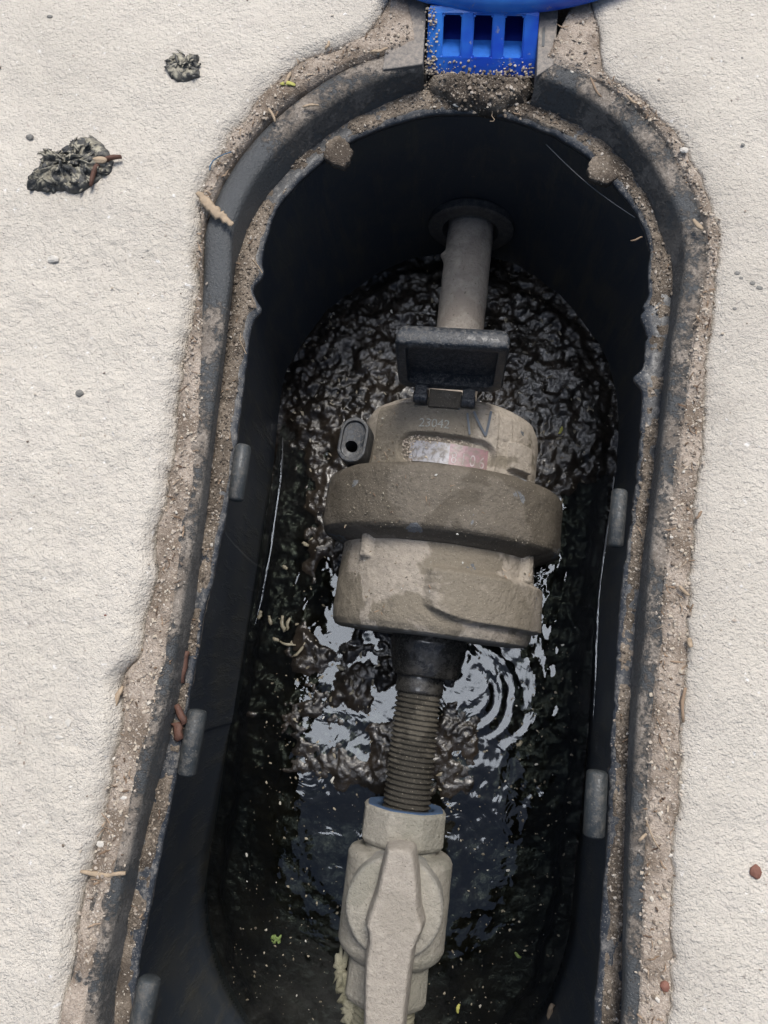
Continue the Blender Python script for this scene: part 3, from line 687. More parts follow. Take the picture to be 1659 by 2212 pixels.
# threaded coupling pipe
thr = empty('threaded_pipe', 'wet dark threaded pipe joining the meter to the stop valve', 'pipe'); thr.location.x = -.0010
def Rth(TH, Y_, R_): 
    return R_+np.where(Y_ < -.0215, .0007*np.sin(Y_/.00255*2*pi+TH)*sm(-.0215, -.0235, Y_), 0)
cyl('wet_sleeve', [(-.0100, .0124), (-.0195, .0126), (-.0205, .0120), (-.0206, .0105)], 'fitting_wet', thr, 80)
cyl('threads', [(-.0200, .0112), (-.0215, .0114), (-.0840, .0117)], 'silt_thread', thr, 96, Rth, None, .00032, False, .0003, 260)
# valve
valve = empty('ball_valve', 'silt covered plastic ball valve with a long flat handle, blue showing at its edges', 'valve')
def hexR(TH, Y_, R_):
    a = (TH+pi/6*.6) % (pi/4)-pi/8
    return np.where(R_ > .018, R_*(.35+.65*np.cos(pi/8)/np.cos(a)*1.04), R_)
cyl('union_nut', [(-.0800, .0140), (-.0735, .0146), (-.0728, .0160), (-.0726, .0195), (-.0738, .0212), (-.0885, .0212), (-.0905, .0198), (-.0912, .0175)], 'silt_valve', valve, 200, hexR, None, .0007)
cyl('nut_lip', [(-.0788, .0139), (-.0730, .0144), (-.0722, .0160), (-.0722, .0192), (-.0731, .0200)], 'teal_rim', valve, 120, hexR, None, .0006)
cyl('valve_body', [(-.0895, .0178), (-.0932, .0182), (-.0938, .0225), (-.0950, .0252), (-.0972, .0264), (-.1370, .0264), (-.1400, .0250), (-.1425, .0225), (-.1435, .0195)], 'silt_valve', valve, 240, None, 50, .0008)
cyl('end_nut', [(-.1430, .0188), (-.1440, .0200), (-.1600, .0204), (-.1625, .0190), (-.1640, .0160)], 'silt_valve', valve, 200, hexR, None, .0007)
cyl('end_thread', [(-.1620, .0148), (-.2200, .0150)], 'tape', valve, 96, lambda a, b, c: c+.0008*np.sin(b/.0026*2*pi+a), None, .0004)
for o in list(valve.children): o.location = (-.0014, -.0042, 0)
hc = at(851, 1962, -.0925)
rings = []
for r_, z in ((.0228, -.118), (.0228, -.0945), (.0222, -.0930), (.0208, -.0923), (.012, -.0921), (.001, -.0920)):
    th = np.linspace(0, 2*pi, 120, endpoint=False); x = hc[0]+r_*np.cos(th); y = hc[1]+r_*np.sin(th)
    rings.append(np.column_stack([x, y, z+.0004*fbm(x, y, 0, 120, 3, 141)]))
autosharp(loft('bonnet', rings, 'silt_valve', valve, cap0=True, cap1=True), 60)
hpts = [(838.5,1837.6),(858,1834),(890.6,1840),(897,1885),(899.7,1926),(902,1968),(911,2000),(909,2014),(899,2036),(890.6,2055),(883.8,2096),(877,2155),(870,2212),(862,2300),(850,2345),(815,2352),(792,2335),(787,2270),(788.6,2212),(789,2150),(790.9,2084.6),(799,2040),(797,2018),(792,2003),(799,1978),(809,1950),(817,1925),(826,1885)]
zt = -.0800
HP = np.array([at(x, y, zt)[:2] for x, y in hpts])
# densify + smooth-ish outline, loft in height
def dens(P, step=.0008):
    o_ = []
    for a, b in zip(P, np.roll(P, -1, 0)):
        n = max(1, int(np.linalg.norm(b-a)/step)); o_ += [a+(b-a)*k/n for k in range(n)]
    return np.array(o_)
HD = dens(HP); tan_ = np.roll(HD, -1, 0)-np.roll(HD, 1, 0); tan_ /= np.linalg.norm(tan_, axis=1)[:, None]; nor = np.column_stack([tan_[:, 1], -tan_[:, 0]])
ar = np.sum(HD[:, 0]*np.roll(HD[:, 1], -1)-np.roll(HD[:, 0], -1)*HD[:, 1])
if ar > 0: inn = -nor
else: inn = nor
cen = HD.mean(0)
rings = []
for ins_, z in ((-.0016, -.0915), (-.0008, -.0840), (0, -.0812), (.0004, -.0803), (.0012, -.0799)):
    P = HD+inn*ins_; rings.append(np.column_stack([P, z+.0003*fbm(P[:, 0], P[:, 1], 0, 200, 3, 151)]))
import bmesh
def handle():
    V = np.concatenate(rings); nc = len(HD); Fc = [tuple(f) for f in gridfaces(len(rings), nc, True)]
    o = mesh('handle', V, Fc, 'silt_handle', valve)
    b = bmesh.new(); b.from_mesh(o.data); b.verts.ensure_lookup_table()
    top = [b.verts[(len(rings)-1)*nc+k] for k in range(nc)]
    f = b.faces.new(top); bot = b.faces.new([b.verts[k] for k in range(nc)][::-1])
    bmesh.ops.triangulate(b, faces=[f, bot]); bmesh.ops.recalc_face_normals(b, faces=b.faces)
    b.to_mesh(o.data); b.free(); autosharp(o, 60); return o
handle()
# ragged sealing tape at the tail end
def rag(px, py, z, w_, h_, seed):
    c = at(px, py, z); n = 40; th = np.linspace(0, 2*pi, n, endpoint=False)
    rad = 1+1.0*fbm(np.cos(th)*3.2, np.sin(th)*3.2, seed, 1, 4, seed, .85)
    rings = []
    for f_, dz in ((.6, -.002), (1, -.0007), (1, 0), (.6, .0009), (.05, .0012)):
        x = c[0]+w_*np.cos(th)*rad*f_; y = c[1]+h_*np.sin(th)*rad*f_
        rings.append(np.column_stack([x, y, c[2]+dz+.0012*fbm(x, y, 0, 200, 3, seed)]))
    loft('sealing_tape', rings, 'tape', valve, cap0=True, cap1=True)
rag(737, 2092, -.123, .0035, .0085, 3); rag(750, 2135, -.121, .004, .006, 5); rag(766, 2180, -.120, .006, .006, 9)
# ------------------------------------------------------------ blue cover, swung open
cov = empty('box_cover', 'bright blue plastic cover flipped open beyond the box, hanging on its slotted hinge', 'cover')
# hinge plate: inclined, three slots
c00 = at(921, 160, -.013); c10 = at(1155, 168, -.013); c01 = at(926, 12, .0035); c11 = at(1166, 16, .0035)
def hp3(u, v, d=0):
    a = c00*(1-u)+c10*u; b = c01*(1-u)+c11*u; p = a*(1-v)+b*v
    nn_ = np.cross(c10-c00, c01-c00); nn_ /= np.linalg.norm(nn_); return p+nn_*(d+.0015*(4*v*(1-v)))
us = [0, .02, .135, .30, .41, .575, .69, .855, .98, 1.]; us = [0, .02, .14, .305, .42, .585, .70, .865, .98, 1.]
vs = [0, .04, .14, .24, .28, .88, .96, 1.]
holes = {(2, 4), (4, 4), (6, 4)}
b = bmesh.new()
def cell(d, fl):
    g = [[b.verts.new(hp3(u, v, d)) for v in vs] for u in us]; 
    for i in range(len(us)-1):
        for j in range(len(vs)-1):
            if (i, j) in holes: continue
            q_ = [g[i][j], g[i+1][j], g[i+1][j+1], g[i][j+1]]; b.faces.new(q_ if not fl else q_[::-1])
    return g
gt = cell(0, False); gb = cell(-.005, True)
for i in range(len(us)-1):
    for j in range(len(vs)-1):
        if (i, j) in holes:
            for (a0, a1), (b0, b1) in (((i, j), (i+1, j)), ((i+1, j), (i+1, j+1)), ((i+1, j+1), (i, j+1)), ((i, j+1), (i, j))):
                b.faces.new([gt[a0][a1], gb[a0][a1], gb[b0][b1], gt[b0][b1]])
per = [(i, 0) for i in range(len(us))]+[(len(us)-1, j) for j in range(1, len(vs))]+[(i, len(vs)-1) for i in range(len(us)-2, -1, -1)]+[(0, j) for j in range(len(vs)-2, 0, -1)]
for (i, j), (i2, j2) in zip(per, per[1:]+per[:1]): b.faces.new([gt[i][j], gb[i][j], gb[i2][j2], gt[i2][j2]])
bmesh.ops.recalc_face_normals(b, faces=b.faces)
bmesh.ops.bevel(b, geom=[e for e in b.edges if len(e.link_faces) == 2 and e.calc_face_angle(0) > radians(50)], offset=.0006, segments=2, affect='EDGES')
me = bpy.data.meshes.new('hinge_plate'); b.to_mesh(me); b.free(); me.materials.append(MATS['blue_plastic'])
hpl = bpy.data.objects.new('hinge_plate', me); COL.objects.link(hpl); hpl.parent = cov
simple('blue_ramp', (.02, .13, .50), .75, .2, .2)
rp = [hp3(u, v, -d) for u in (.06, .94) for v, d in ((.27, .0006), (.40, .0032), (.58, .0100))]
rmp = mesh('slot_ramp', rp, [(0, 3, 4, 1), (1, 4, 5, 2)], 'blue_ramp', cov, False); q_ = rmp.modifiers.new('s', 'SOLIDIFY'); q_.thickness = .0008
# blue back web seen through the slots; the shade in them is painted as dark navy
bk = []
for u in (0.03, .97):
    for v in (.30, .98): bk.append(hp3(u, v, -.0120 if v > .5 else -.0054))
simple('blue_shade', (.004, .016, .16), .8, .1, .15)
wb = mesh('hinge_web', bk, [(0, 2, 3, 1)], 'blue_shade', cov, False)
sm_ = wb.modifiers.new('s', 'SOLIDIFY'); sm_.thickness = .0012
# the cover itself: long rounded shell lying on the slab behind
th = np.linspace(-pi, 0, 60); ccx, ccy = -.0100, .4035
rim = [(ccx+.131*cos(a)*.92, ccy+.131*sin(a)) for a in th]+[(ccx+.1205, .62), (ccx+.09, .70), (ccx-.09, .70), (ccx-.1205, .62)]
rim = dens(np.array(rim), .003); cc = np.array([ccx, .50])
rings = []
for k, (f_, z) in enumerate(((.90, .001), (1.0, .0015), (1.004, .004), (1.0, .0075), (.992, .0095), (.975, .0103), (.95, .0085), (.6, .0080), (.02, .0080))):
    rings.append(tri(cc+(rim-cc)*f_, z))
autosharp(loft('cover_shell', rings, 'blue_plastic', cov, cap0=True, cap1=True), 50)
# ------------------------------------------------------------ loose things
ico_b = bmesh.new(); bmesh.ops.create_icosphere(ico_b, subdivisions=1, radius=1); icoV = np.array([v.co[:] for v in ico_b.verts]); icoF = np.array([[v.index for v in f.verts] for f in ico_b.faces]); ico_b.free()
def scatter(name, pts, smin, smax, mat, label, cat, flat=.7, long_=1.3, pw=2.0, bury=.2):
    n = len(pts); Vs = []; 
    s_ = smin+(smax-smin)*rng.random(n)**pw
    a = rng.random(n)*2*pi; ca, sa = np.cos(a), np.sin(a)
    V = icoV[None]*(1+.28*rng.normal(size=(n, len(icoV), 1)).clip(-1.5, 1.5))
    V = V*np.stack([np.full(n, long_), np.ones(n), np.full(n, flat)], 1)[:, None]*s_[:, None, None]
    x = V[..., 0]*ca[:, None]-V[..., 1]*sa[:, None]; y = V[..., 0]*sa[:, None]+V[..., 1]*ca[:, None]
    V = np.stack([x, y, V[..., 2]+(s_*flat*(1-bury))[:, None]], -1)+np.asarray(pts)[:, None]
    Fc = (icoF[None]+(np.arange(n)*len(icoV))[:, None, None]).reshape(-1, 3)
    o = mesh(name, V.reshape(-1, 3), Fc, mat, None, False); return tag(o, label, cat, kind='stuff')
def pick(A, n, jit=.0008):
    p = A[rng.integers(0, len(A), n)].copy(); p[:, :2] += rng.normal(size=(n, 2))*jit; return p
scatter('grit', pick(sandV, 9000), .00016, .0007, 'grit', 'sand grains and grit lying on the mortar around the box frame', 'grit', pw=4)
scatter('ledge_grit', pick(ledV, 3400), .00014, .0007, 'ledge_grit', 'dirt crumbs and grit lying along the inner ledge', 'grit', pw=3)
sel = V_p = np.concatenate([np.asarray(r) for r in [pav.data.vertices[0].co]]) if False else None
slabV = V[np.abs(V[:, 0]) < .26]; slabV = slabV[(slabV[:, 1] > -.2) & (slabV[:, 1] < .33) & (np.abs(slabV[:, 2]) < .003)]
scatter('slab_grit', pick(slabV, 380, .002), .0002, .0006, 'grit', 'scattered fine grit on the pale concrete', 'grit', pw=4)
ok = (Vm[:, 2] > zWAT-.0005); mv = Vm[ok]
scatter('mud_bits', pick(mv, 900, .002), .0002, .0010, 'pale_bits', 'small pale bits stuck in the wet mud', 'debris', .35, 2.2, 3)
# floating specks on the water of the near right
fx = np.column_stack([rng.uniform(-.10, .08, 1100), rng.uniform(-.2, .03, 1100)]); fx = fx[inside_F(fx[:, 0], fx[:, 1]) > .006]
scatter('floating_specks', np.column_stack([fx, np.full(len(fx), zWAT+.0001)]), .00015, .0007, 'pale_bits', 'fine specks floating on the dark water', 'debris', .4, 1.6, 4)
def fibres(name, base, n, lmin, lmax, r, mat, label, cat, rise=.0006):
    V = []; Fc = []; B = pick(base, n)
    for i in range(n):
        L_ = random.uniform(lmin, lmax)*(.5+random.random()*.5); a = random.uniform(0, 2*pi); c = random.gauss(0, .35); m = 5
        wv = r*random.uniform(.5, 2.2); p0 = B[i]; pts = []
        for k in range(m):
            s_ = (k/(m-1)-.5)*L_; aa = a+c*s_/L_
            pts.append(p0+np.array([cos(aa)*s_, sin(aa)*s_, rise*(1+.8*sin(k*2+i))]))
        o_ = len(V)
        for k, p in enumerate(pts):
            tw = wv*(1 if 0 < k < m-1 else .4); nn_ = np.array([-sin(a), cos(a), 0])
            V += [p+nn_*tw, p-nn_*tw, p+np.array([0, 0, r*.8])]
        for k in range(m-1):
            for e in range(3):
                a0 = o_+3*k+e; a1 = o_+3*k+(e+1) % 3; Fc.append((a0, a1, a1+3, a0+3))
    o = mesh(name, V, Fc, mat, None, False); return tag(o, label, cat, kind='stuff')
fibres('plant_litter', np.concatenate([sandV, ledV[::2]]), 520, .0012, .0065, .00018, 'litter', 'dry grass fibres and splinters lying on the frame and mortar', 'plant litter')
# dirt film on the meter top
def on_cyl(n, y0, y1, t0, t1, r):
    y = rng.uniform(y0, y1, n); t = rng.uniform(t0, t1, n); return np.column_stack([axx(y)+r*np.sin(t), y, ZA+r*np.cos(t)])
mp = np.concatenate([on_cyl(170, .09, .122, -.8, .5, .0490), on_cyl(150, .055, .083, -.9, .9, .0638), on_cyl(150, .015, .045, -.8, 1.0, .0550)])
d_ = slot_sd(mp[:, 0], mp[:, 1]); mp = mp[(d_ > .0008) | (mp[:, 1] < .088)]
scatter('meter_crumbs', mp, .00012, .00045, 'pale_bits', 'tiny crumbs stuck in the mud film on the meter', 'debris', .5, 1.8, 3)
fibres('meter_fibres', mp, 70, .001, .004, .00012, 'litter', 'short fibres stuck in the mud film on the meter', 'plant litter', .0001)
x_ = rng.uniform(W0+.003, W1-.003, 700); y_ = WY+.035*(-.01-x_)+rng.uniform(-.007, .007, 700)
edge_ = (x_ < -.0265) | (x_ > .0055) | (y_ > .1018-.03*(x_+.01)) ; wr = rng.random(700) < np.where(edge_, 1, .04)
x_ = x_[wr]; y_ = y_[wr]; zz = ZA+np.sqrt(.0449**2-(x_-axx(y_))**2)
scatter('window_dirt', np.column_stack([x_, y_, zz]), .0002, .0006, 'grit', 'sandy dirt gathered in the corners of the number window', 'dirt', .5, 1.4, 2)
# --- individual things
def stone(name, px, py, z, rx, ry, mat, label, cat='stone', rz=.6, seed=1, sub=3, amp=.3, fr_=1.4, bury=.25):
    """rx, ry in picture units of the photograph (about 5.7 to a millimetre)"""
    c = at(px, py, z); k_ = (H-z)/1662; bb = bmesh.new(); bmesh.ops.create_icosphere(bb, subdivisions=sub, radius=1)
    P = np.array([v.co[:] for v in bb.verts]); d = 1+amp*fbm(P[:, 0]+seed*3.1, P[:, 1], P[:, 2], fr_, 4, seed, .6)
    P = P*d[:, None]*np.array([rx, ry, min(rx, ry)*rz])*k_
    zo = -P[:, 2].min()*(1-2*bury)
    for v, p in zip(bb.verts, P): v.co = p+np.array([c[0], c[1], c[2]+zo])
    me = bpy.data.meshes.new(name); bb.to_mesh(me); bb.free(); me.materials.append(MATS[mat]); o = bpy.data.objects.new(name, me); COL.objects.link(o)
    return tag(o, label, cat)
def sliver(name, pts, z, wpx, mat, label, cat, thick=.0006, lift=.0004, taper=.3, seed=0):
    C_ = [at(x, y, z) for x, y in pts]; k_ = (H-z)/1662; m = len(C_); rings = []
    for i, p in enumerate(C_):
        d = C_[min(i+1, m-1)]-C_[max(i-1, 0)]; d = d/np.linalg.norm(d); nn_ = np.array([-d[1], d[0], 0])
        f_ = taper+(1-taper)*sin(pi*(i+.5)/m)**.7; hw = wpx/2*k_*f_*(1+.35*float(vnoise(i*1.3, seed+.5))); t_ = thick*f_
        p = p+nn_*hw*.45*float(vnoise(i*.8, seed+9.5))
        zc = np.array([0, 0, lift+thick+.0003*sin(i*1.7+seed)])
        rings.append([p+nn_*hw+zc, p+nn_*hw*.6+zc+[0, 0, t_], p-nn_*hw*.5+zc+[0, 0, t_*.8], p-nn_*hw+zc, p-nn_*hw*.5+zc-[0, 0, t_], p+nn_*hw*.5+zc-[0, 0, t_]])
    o = loft(name, rings, mat, None, cap0=True, cap1=True); return tag(o, label, cat)
def curve_pts(a, b, bend, m=7):
    a = np.array(a, float); b = np.array(b, float); n_ = np.array([-(b-a)[1], (b-a)[0]]); return [tuple(a+(b-a)*k/(m-1)+n_*bend*sin(pi*k/(m-1))) for k in range(m)]
# tar-like clumps on the left slab
def clump(name, outline, hmm, label, seed, mat='tar_clump'):
    P = np.array([at(x, y, 0)[:2] for x, y in outline]); c = P.mean(0); D = dens(P, .0005)
    D = D+.0004*np.column_stack([fbm(D[:, 0], D[:, 1], 0, 500, 3, seed), fbm(D[:, 0], D[:, 1], 5, 500, 3, seed)])
    rings = []
    for f_, hh in ((1.03, -.001), (1.0, .15), (.96, .45), (.88, .7), (.78, .82), (.66, .9), (.54, .95), (.42, 1.), (.3, 1.), (.18, .95), (.08, .9), (.01, .9)):
        Q = c+(D-c)*f_; z = hh*hmm if hh > 0 else hh
        if f_ < 1: z = z*(1+1.15*fbm(Q[:, 0]*.6+Q[:, 1]*.8, Q[:, 1]*2.2-Q[:, 0]*.6, 0, 190, 4, seed, .7)); Q = Q+.0006*np.column_stack([fbm(Q[:, 0], Q[:, 1], 0, 300, 2, seed+5), fbm(Q[:, 0], Q[:, 1], 3, 300, 2, seed+5)])
        rings.append(tri(Q, z))
    V = [p for q in rings for p in q*np.array([1, 1, .8])]; Fc = [tuple(f) for f in gridfaces(len(rings), len(D), True)]
    n = 0; A = np.array([rings[k] for k in range(2, 11)]).reshape(-1, 3); g = np.random.default_rng(seed)
    for _ in range(int(85*hmm/.005)):
        p = A[g.integers(0, len(A))]; sc = g.uniform(.0005, .0014)*(hmm/.005)**.5; a = g.uniform(0, pi) if g.random() < .5 else g.normal(.35, .4)
        Q = icoV*(1+.35*g.normal(size=(len(icoV), 1)).clip(-1.3, 1.3))*np.array([sc*g.uniform(1.2, 2.8), sc*.8, sc*.5])
        tl = g.normal(0, .5); Q = np.column_stack([Q[:, 0]*cos(tl)-Q[:, 2]*sin(tl), Q[:, 1], Q[:, 0]*sin(tl)+Q[:, 2]*cos(tl)])
        Q = np.column_stack([Q[:, 0]*cos(a)-Q[:, 1]*sin(a), Q[:, 0]*sin(a)+Q[:, 1]*cos(a), Q[:, 2]])+p*np.array([1, 1, .8])-[0, 0, sc*.1]
        o_ = len(V); V += list(Q); Fc += [tuple(f+o_) for f in icoF]
    o = mesh(name, V, Fc, mat, None, True); return tag(o, label, 'dirt clump')
def mat_tar():
    m = NB('tar_clump'); up = m.ramp(m.nz_(), [(.55, 0.), (.95, 1.)])
    f = m.math('MULTIPLY', m.ramp(m.math('ADD', m.math('MULTIPLY', m.rnd(), .22), m.noise(170, 5, .65, 1.0)), [(.54, 0.), (.63, 1.)]), up)
    c = m.mix(f, m.ramp(m.noise(150, 4), [(.4, (.022, .023, .023)), (.65, (.085, .083, .078))]), m.ramp(m.noise(300, 3), [(.4, (.22, .20, .15)), (.65, (.38, .35, .27))]))
    m.set('Base Color', c); m.set('Roughness', .45); m.bump(m.noise(600, 4, .7), .0008, .9)
mat_tar()
clump('dirt_clump', [(60,412),(58,398),(85,372),(90,352),(97,335),(100,330),(125,334),(150,325),(165,305),(185,298),(205,300),(225,315),(240,335),(247,352),(243,372),(215,392),(180,415),(160,420),(140,412),(100,415)], .0052, 'larger dark crusted clump with a curled twig on the left slab', 11)
sliver('twig', curve_pts((200, 408), (266, 345), -.22, 9), .001, 13, 'bark', 'short brown twig curled against the larger dark clump', 'twig', .0012, .001, .5, 3)
stone('pebble', 216, 347, .004, 19, 9, 'straw', 'cream seed-like pebble lodged on top of the larger dark clump', 'pebble', seed=4, amp=.2)
clump('dirt_clump', [(362,155),(358,138),(365,125),(388,118),(400,122),(412,128),(430,122),(428,145),(432,165),(415,172),(400,178),(380,176),(368,166)], .0030, 'smaller grey crumbly clump on the left slab nearer the blue cover', 17)
stone('pebble', 65, 297, 0, 10, 7, 'grey_stone', 'tiny dark crumb just above the larger clump on the left slab', 'pebble', seed=5, amp=.6)
stone('pebble', 108, 37, 0, 8, 5, 'grey_stone', 'small grey oval pebble in the top corner of the left slab', 'pebble', seed=6)
stone('pebble', 174, 851, 0, 9.5, 9, 'grey_stone', 'round dark pebble alone in the middle of the left slab', 'pebble', rz=.8, seed=7)
stone('pebble', 116, 561, 0, 14, 8, 'white_stone', 'whitish rough pebble on the left slab below the clumps', 'pebble', seed=8, amp=.5)
stone('brick_crumb', 229, 1328, 0, 5.5, 5, 'brick', 'tiny red crumb on the left slab', 'crumb', seed=9)
for k, (x, y, r1, r2) in enumerate([(148, 1560, 7, 9), (127, 1592, 9, 4), (30, 1575, 5, 4), (100, 1775, 7, 5)]):
    stone('white_fleck', x, y, 0, r1, r2, 'white_stone', ['white chip on the left slab, upper of the close pair by the lower crack', 'flat white chip on the left slab, lower of the close pair', 'small cream chip near the left edge of the photo', 'pale chip lowest on the left slab'][k], 'chip', rz=.25, seed=20+k, amp=.6)
# slabs right
stone('brick_crumb', 1631, 1881, 0, 11, 13, 'brick', 'red brick crumb on the right slab', 'crumb', seed=31, amp=.4)
stone('brick_crumb', 1435, 2130, -.001, 9, 10, 'brick', 'red brick crumb on the sandy strip right of the pit', 'crumb', seed=32)
stone('pebble', 1477, 326, 0, 10, 7, 'white_stone', 'whitish pebble wedged at the outer edge of the curved frame', 'pebble', seed=33, amp=.4)
for k, (x, y, r) in enumerate([(1604, 126, 4), (1605, 313, 4), (1592, 590, 5), (1601, 601, 4), (1625, 612, 5), (1640, 622, 6), (1587, 667, 4)]):
    stone('dark_fleck', x, y, 0, r*1.2, r*.9, 'grey_stone', ['dark speck on the right slab nearest the blue cover', 'dark speck on the upper right slab, second below the blue cover', 'first dark speck, leftmost in the short row on the right slab', 'second dark speck of the short row on the right slab', 'third dark speck of the short row on the right slab', 'last dark speck of the short row, nearest the photo edge', 'lone dark speck just below the short row of specks on the right slab'][k], 'speck', rz=.4, seed=40+k)['group'] = 'dark specks on the upper right slab'
# bark and leaves on the left
sliver('bark_strip', curve_pts((428, 418), (505, 490), .05, 25), -.001, 27, 'straw', 'long pale splintered bark strip crossing the left frame near the curve', 'bark strip', .0008, .0005, .25, 5)
sliver('leaf', curve_pts((607, 187), (639, 189), -.08, 7), -.002, 12, 'yellow_leaf', 'small yellow green leaf on the sand above the curved frame', 'leaf', .0004, .0010, .2, 2)
sliver('leaf', curve_pts((616, 186), (630, 162), .05, 6), -.002, 10, 'straw', 'small dry brown leaf touching the yellow green leaf', 'leaf', .0004, .0014, .2, 3)
sliver('bark_chip', curve_pts((404, 1406), (395, 1475), .03, 7), zLED, 21, 'bark', 'upright dark red bark chip on the left ledge, uppermost of three', 'bark chip', .0012, .0006, .7, 7)
sliver('bark_chip', curve_pts((384, 1522), (405, 1562), .03, 6), zLED, 17, 'bark', 'tilted orange brown bark chip on the left ledge, middle of three', 'bark chip', .0012, .0010, .7, 8)
sliver('bark_chip', curve_pts((382, 1560), (394, 1597), .05, 6), zLED, 24, 'bark', 'rounded brown bark chip on the left ledge, lowest of three', 'bark chip', .0012, .0008, .6, 9)
sliver('wood_sliver', curve_pts((268, 1482), (250, 1530), .06, 6), -.005, 11, 'straw', 'brown wood sliver at the slab edge left of the pit', 'sliver', .0006, .0008, .2, 11)
sliver('twig', curve_pts((178, 1880), (275, 1884), .06, 9), -.004, 11, 'straw', 'crooked tan twig lying across the sand lower left', 'twig', .0007, .0008, .5, 12)
stone('pebble', 268, 1722, -.003, 8, 6, 'white_stone', 'small grey white pebble on the sand lower left', 'pebble', seed=50); stone('pebble', 220, 1823, -.004, 11, 7, 'white_stone', 'flat whitish pebble on the sand just above the tan twig', 'pebble', seed=51)
# right strip slivers
rs = [((1500, 1122), (1513, 1106), 6, 'short orange splinter on the right strip level with the meter collar'), ((1465, 1266), (1486, 1287), 7, 'tan splinter at the right slab crack below the collar'), ((1485, 1378), (1492, 1398), 11, 'stubby pale wood chip at the right slab crack'), ((1478, 1485), (1474, 1560), 8, 'long thin pale splinter along the right slab crack'), ((1395, 1800), (1378, 1816), 7, 'pale splinter on the right strip beside the lower clip pin'), ((1395, 1770), (1425, 1835), 4, 'thin straw on the right strip beside the lower clip pin'), ((1455, 728 - 545 + 5), (1458, 215), 6, 'dry twig on the dusty frame right of the cover hinge'), ((1351, 210), (1374, 230), 6, 'orange brown splinter on the curved frame right of the hinge'), ((1495, 478), (1515, 500), 12, 'tan bark flake on the upper right curve of the frame'), ((1360, 525), (1385, 515), 4, 'thin splinter on the upper right ledge')]
for k, (a, b_, w_, lb) in enumerate(rs):
    if k == 6: a, b_ = (1275, 172), (1297, 215)
    sliver('wood_sliver', curve_pts(a, b_, .06, 6), -.0005 if k != 9 else zLED+.001, w_, 'straw' if k % 3 else 'litter', lb, 'sliver', .0005, .0009, .4, 30+k)
for k, (a, b_, lb) in enumerate([((690, 232), (655, 236), 'pale flat straw on the upper left sand, right of its neighbour'), ((596, 268), (582, 240), 'bent tan straw on the upper left sand'), ((704, 112), (712, 96), 'tan pointed flake at the slab edge left of the hinge'), ((802, 118), (838, 110), 'bright tan splinter beside the slotted hinge housing')]):
    sliver('wood_sliver', curve_pts(a, b_, .05, 6), -.002, 8, 'straw', lb, 'sliver', .0005, .0010, .4, 60+k)
# in the pit
sliver('leaf', curve_pts((1206, 938), (1214, 922), .1, 6), zWAT+.004, 7, 'yellow_leaf', 'tiny yellow green leaf on the mud right of the meter housing', 'leaf', .0003, .0006, .1, 71)
sliver('leaf', curve_pts((1112, 2056), (1126, 2068), .1, 6), zWAT, 7, 'green_leaf', 'tiny green leaf floating right of the valve', 'leaf', .0003, .0003, .1, 72)
sliver('leaf', curve_pts((992, 2168), (989, 2188), .05, 6), zWAT, 7, 'yellow_leaf', 'narrow yellow leaf floating low, right of the valve end', 'leaf', .0003, .0003, .2, 73)
sliver('twig', curve_pts((1193, 2166), (1186, 2206), .04, 7), zWAT+.002, 11, 'straw', 'tan twig end at the lower right pit edge', 'twig', .0010, .0008, .5, 74)
dw = empty('duckweed', 'small green tuft floating on the dark water left of the valve', 'plant')
for k in range(14):
    o = sliver('leaflet', curve_pts((597+random.uniform(-11, 11), 2028+random.uniform(-9, 9)), (597+random.uniform(-12, 12), 2028+random.uniform(-10, 10)), .1, 5), zWAT, 5, 'green_leaf', None, None, .0003, .0003, .3, k); o.parent = dw
HL = ['straight pale husk lying flat in the mud, left one of a crossing pair', 'slanted pale husk of the crossing pair in the mud below the left wall line', 'leftmost short husk in the mud beside the lower left wall', 'second short husk from the left wall in the mud', 'upright long husk in the mud, left of an adjoining one', 'upright long husk in the mud, nearest the meter body', 'small husk just left of the crossing pair', 'husk in the mud left of the dark tailpiece', 'husk in the mud left of the threads', 'pale husk in the mud left of the collar, lower', 'pale husk in the mud left of the collar, upper', 'pale husk floating right of the threaded pipe']
seeds = [((605, 1385), (640, 1393), 6), ((635, 1418), (660, 1388), 7), ((566, 1320), (561, 1338), 11), ((583, 1330), (588, 1350), 9), ((612, 1330), (616, 1365), 10), ((628, 1335), (622, 1362), 8), ((590, 1378), (604, 1384), 8), ((728, 1437), (745, 1446), 9), ((755, 1500), (765, 1490), 8), ((612, 1222), (622, 1230), 10), ((655, 1172), (668, 1180), 10), ((1115, 1610), (1127, 1600), 9)]
for k, (a, b_, w_) in enumerate(seeds):
    o = sliver('pale_husk', curve_pts(a, b_, .1, 6), zWAT+.001, w_, 'husk' if 'husk' in MATS else 'grit', 'pale seed husk lying in the wet mud beside the meter', 'husk', .0005, .0010, .3, 80+k); o['group'] = 'pale seed husks in the wet mud'; o['label'] = HL[k]
# lump of packed dirt beneath the cover hinge
lump = [(925, 172), (960, 165), (1000, 168), (1050, 174), (1100, 170), (1148, 172), (1152, 195), (1135, 215), (1105, 222), (1080, 236), (1050, 238), (1020, 228), (985, 226), (955, 205), (935, 195)]
P = np.array([at(x, y, zLED+.003)[:2] for x, y in lump]); c = P.mean(0); D = dens(P, .0006); rings = []
for f_, hh in ((1.04, -.002), (1., .002), (.93, .0045), (.82, .0060), (.68, .0068), (.5, .0070), (.3, .0072), (.12, .0072), (.01, .0072)):
    Q = c+(D-c)*f_; Q = Q+.0012*np.column_stack([fbm(Q[:, 0], Q[:, 1], 0, 220, 3, 7), fbm(Q[:, 0], Q[:, 1], 4, 220, 3, 7)]); rings.append(tri(Q, zLED+hh+(.0022*fbm(Q[:, 0], Q[:, 1], 0, 160, 4, 9, .65) if hh > 0 else 0)))
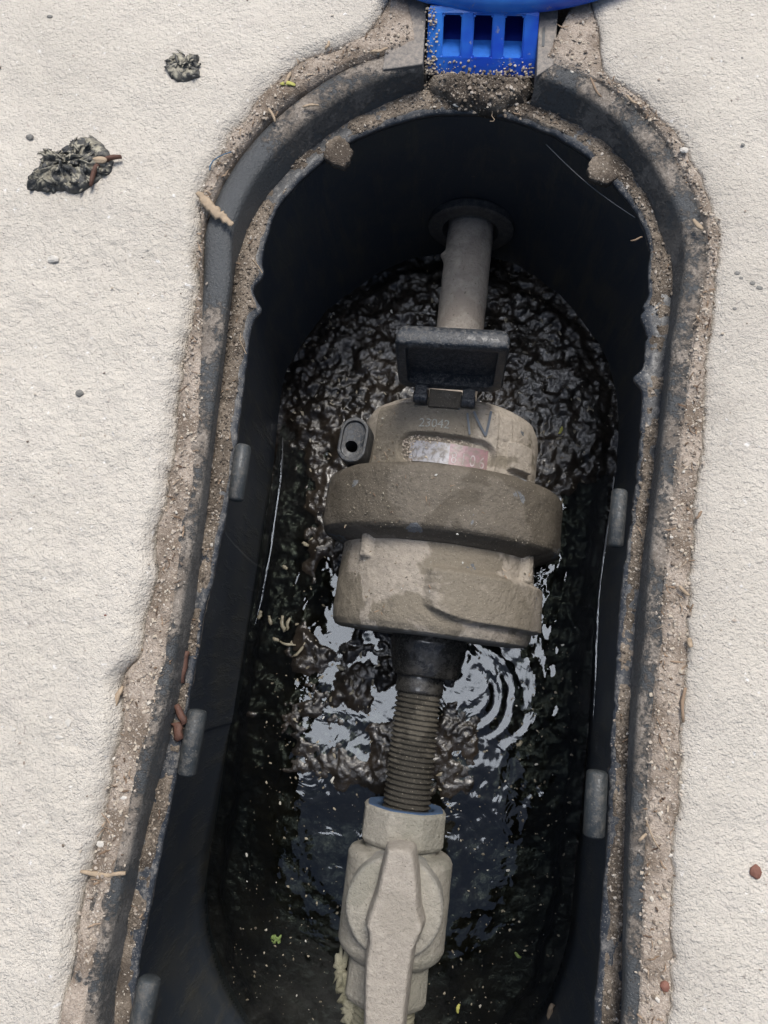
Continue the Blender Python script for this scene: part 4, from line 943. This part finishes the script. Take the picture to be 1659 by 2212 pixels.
o = loft('packed_dirt', rings, 'dirt', None, cap0=True, cap1=True); tag(o, 'lump of packed dirt and roots under the blue hinge plate', 'dirt clump')
lv = np.concatenate(rings[1:]); scatter('lump_grit', pick(lv, 500, .0012), .0002, .0009, 'ledge_grit', 'crumbs and grit on the packed dirt under the hinge', 'grit', pw=2)
pl = np.array([hp3(u, v, .0001) for u, v in [(random.choice([random.gauss(.02, .02), random.random(), random.random()*.35+.05, .75+random.random()*.25]), random.random()**2*.22) for _ in range(240)]]+[hp3(random.gauss(.04, .03), random.random(), .0001) for _ in range(110)])
scatter('hinge_grit', pl, .00018, .0007, 'grit', 'sandy crumbs stuck to the blue hinge plate', 'grit', pw=2.5)
stone('pebble', 988, 227, zLED+.002, 11, 6, 'white_stone', 'small white pebble at the foot of the packed dirt under the hinge', 'pebble', seed=90)
# cobweb thread from the ledge across the upper right corner, and stray fibres
def thread(name, pts3, r, mat, label, cat):
    rings = []
    P = [np.array(p, float) for p in pts3]
    for i, p in enumerate(P):
        d = P[min(i+1, len(P)-1)]-P[max(i-1, 0)]; d /= np.linalg.norm(d); s1 = np.cross(d, [0, 0, 1.]); s1 /= np.linalg.norm(s1); s2 = np.cross(d, s1)
        rings.append([p+r*(s1*cos(a)+s2*sin(a)) for a in (0, pi/2, pi, 3*pi/2)])
    o = loft(name, rings, mat, None); return tag(o, label, cat)
a = at(1180, 312, zLED-.008); b_ = at(1372, 470, zLED-.004)
pts = [a+(b_-a)*k/12+np.array([0, 0, -.003*sin(pi*k/12)]) for k in range(13)]
thread('cobweb', pts, .00022, 'web', 'thin dusty cobweb thread across the upper right curve of the opening', 'cobweb')
a2 = [(453, 368), (454, 358), (460, 348), (470, 340), (484, 333), (500, 328)]
thread('fibre', [at(x, y, .0005) for x, y in a2], .00028, 'blue_fibre', 'thin bluish curved fibre at the slab edge near the upper left curve', 'fibre')
for k, (pp, lb) in enumerate([([(1065, 237), (1062, 250), (1068, 258), (1066, 262), (1058, 262)], 'curled root hair hanging below the packed dirt'), ([(545, 560), (558, 575), (567, 590)], 'pale stray hair on the left ledge, upper'), ([(520, 720), (518, 735), (532, 765)], 'pale stray hair on the left ledge, lower')]):
    thread('fibre', [at(x, y, zLED+.002) for x, y in pp], .0002, 'straw', lb, 'fibre')
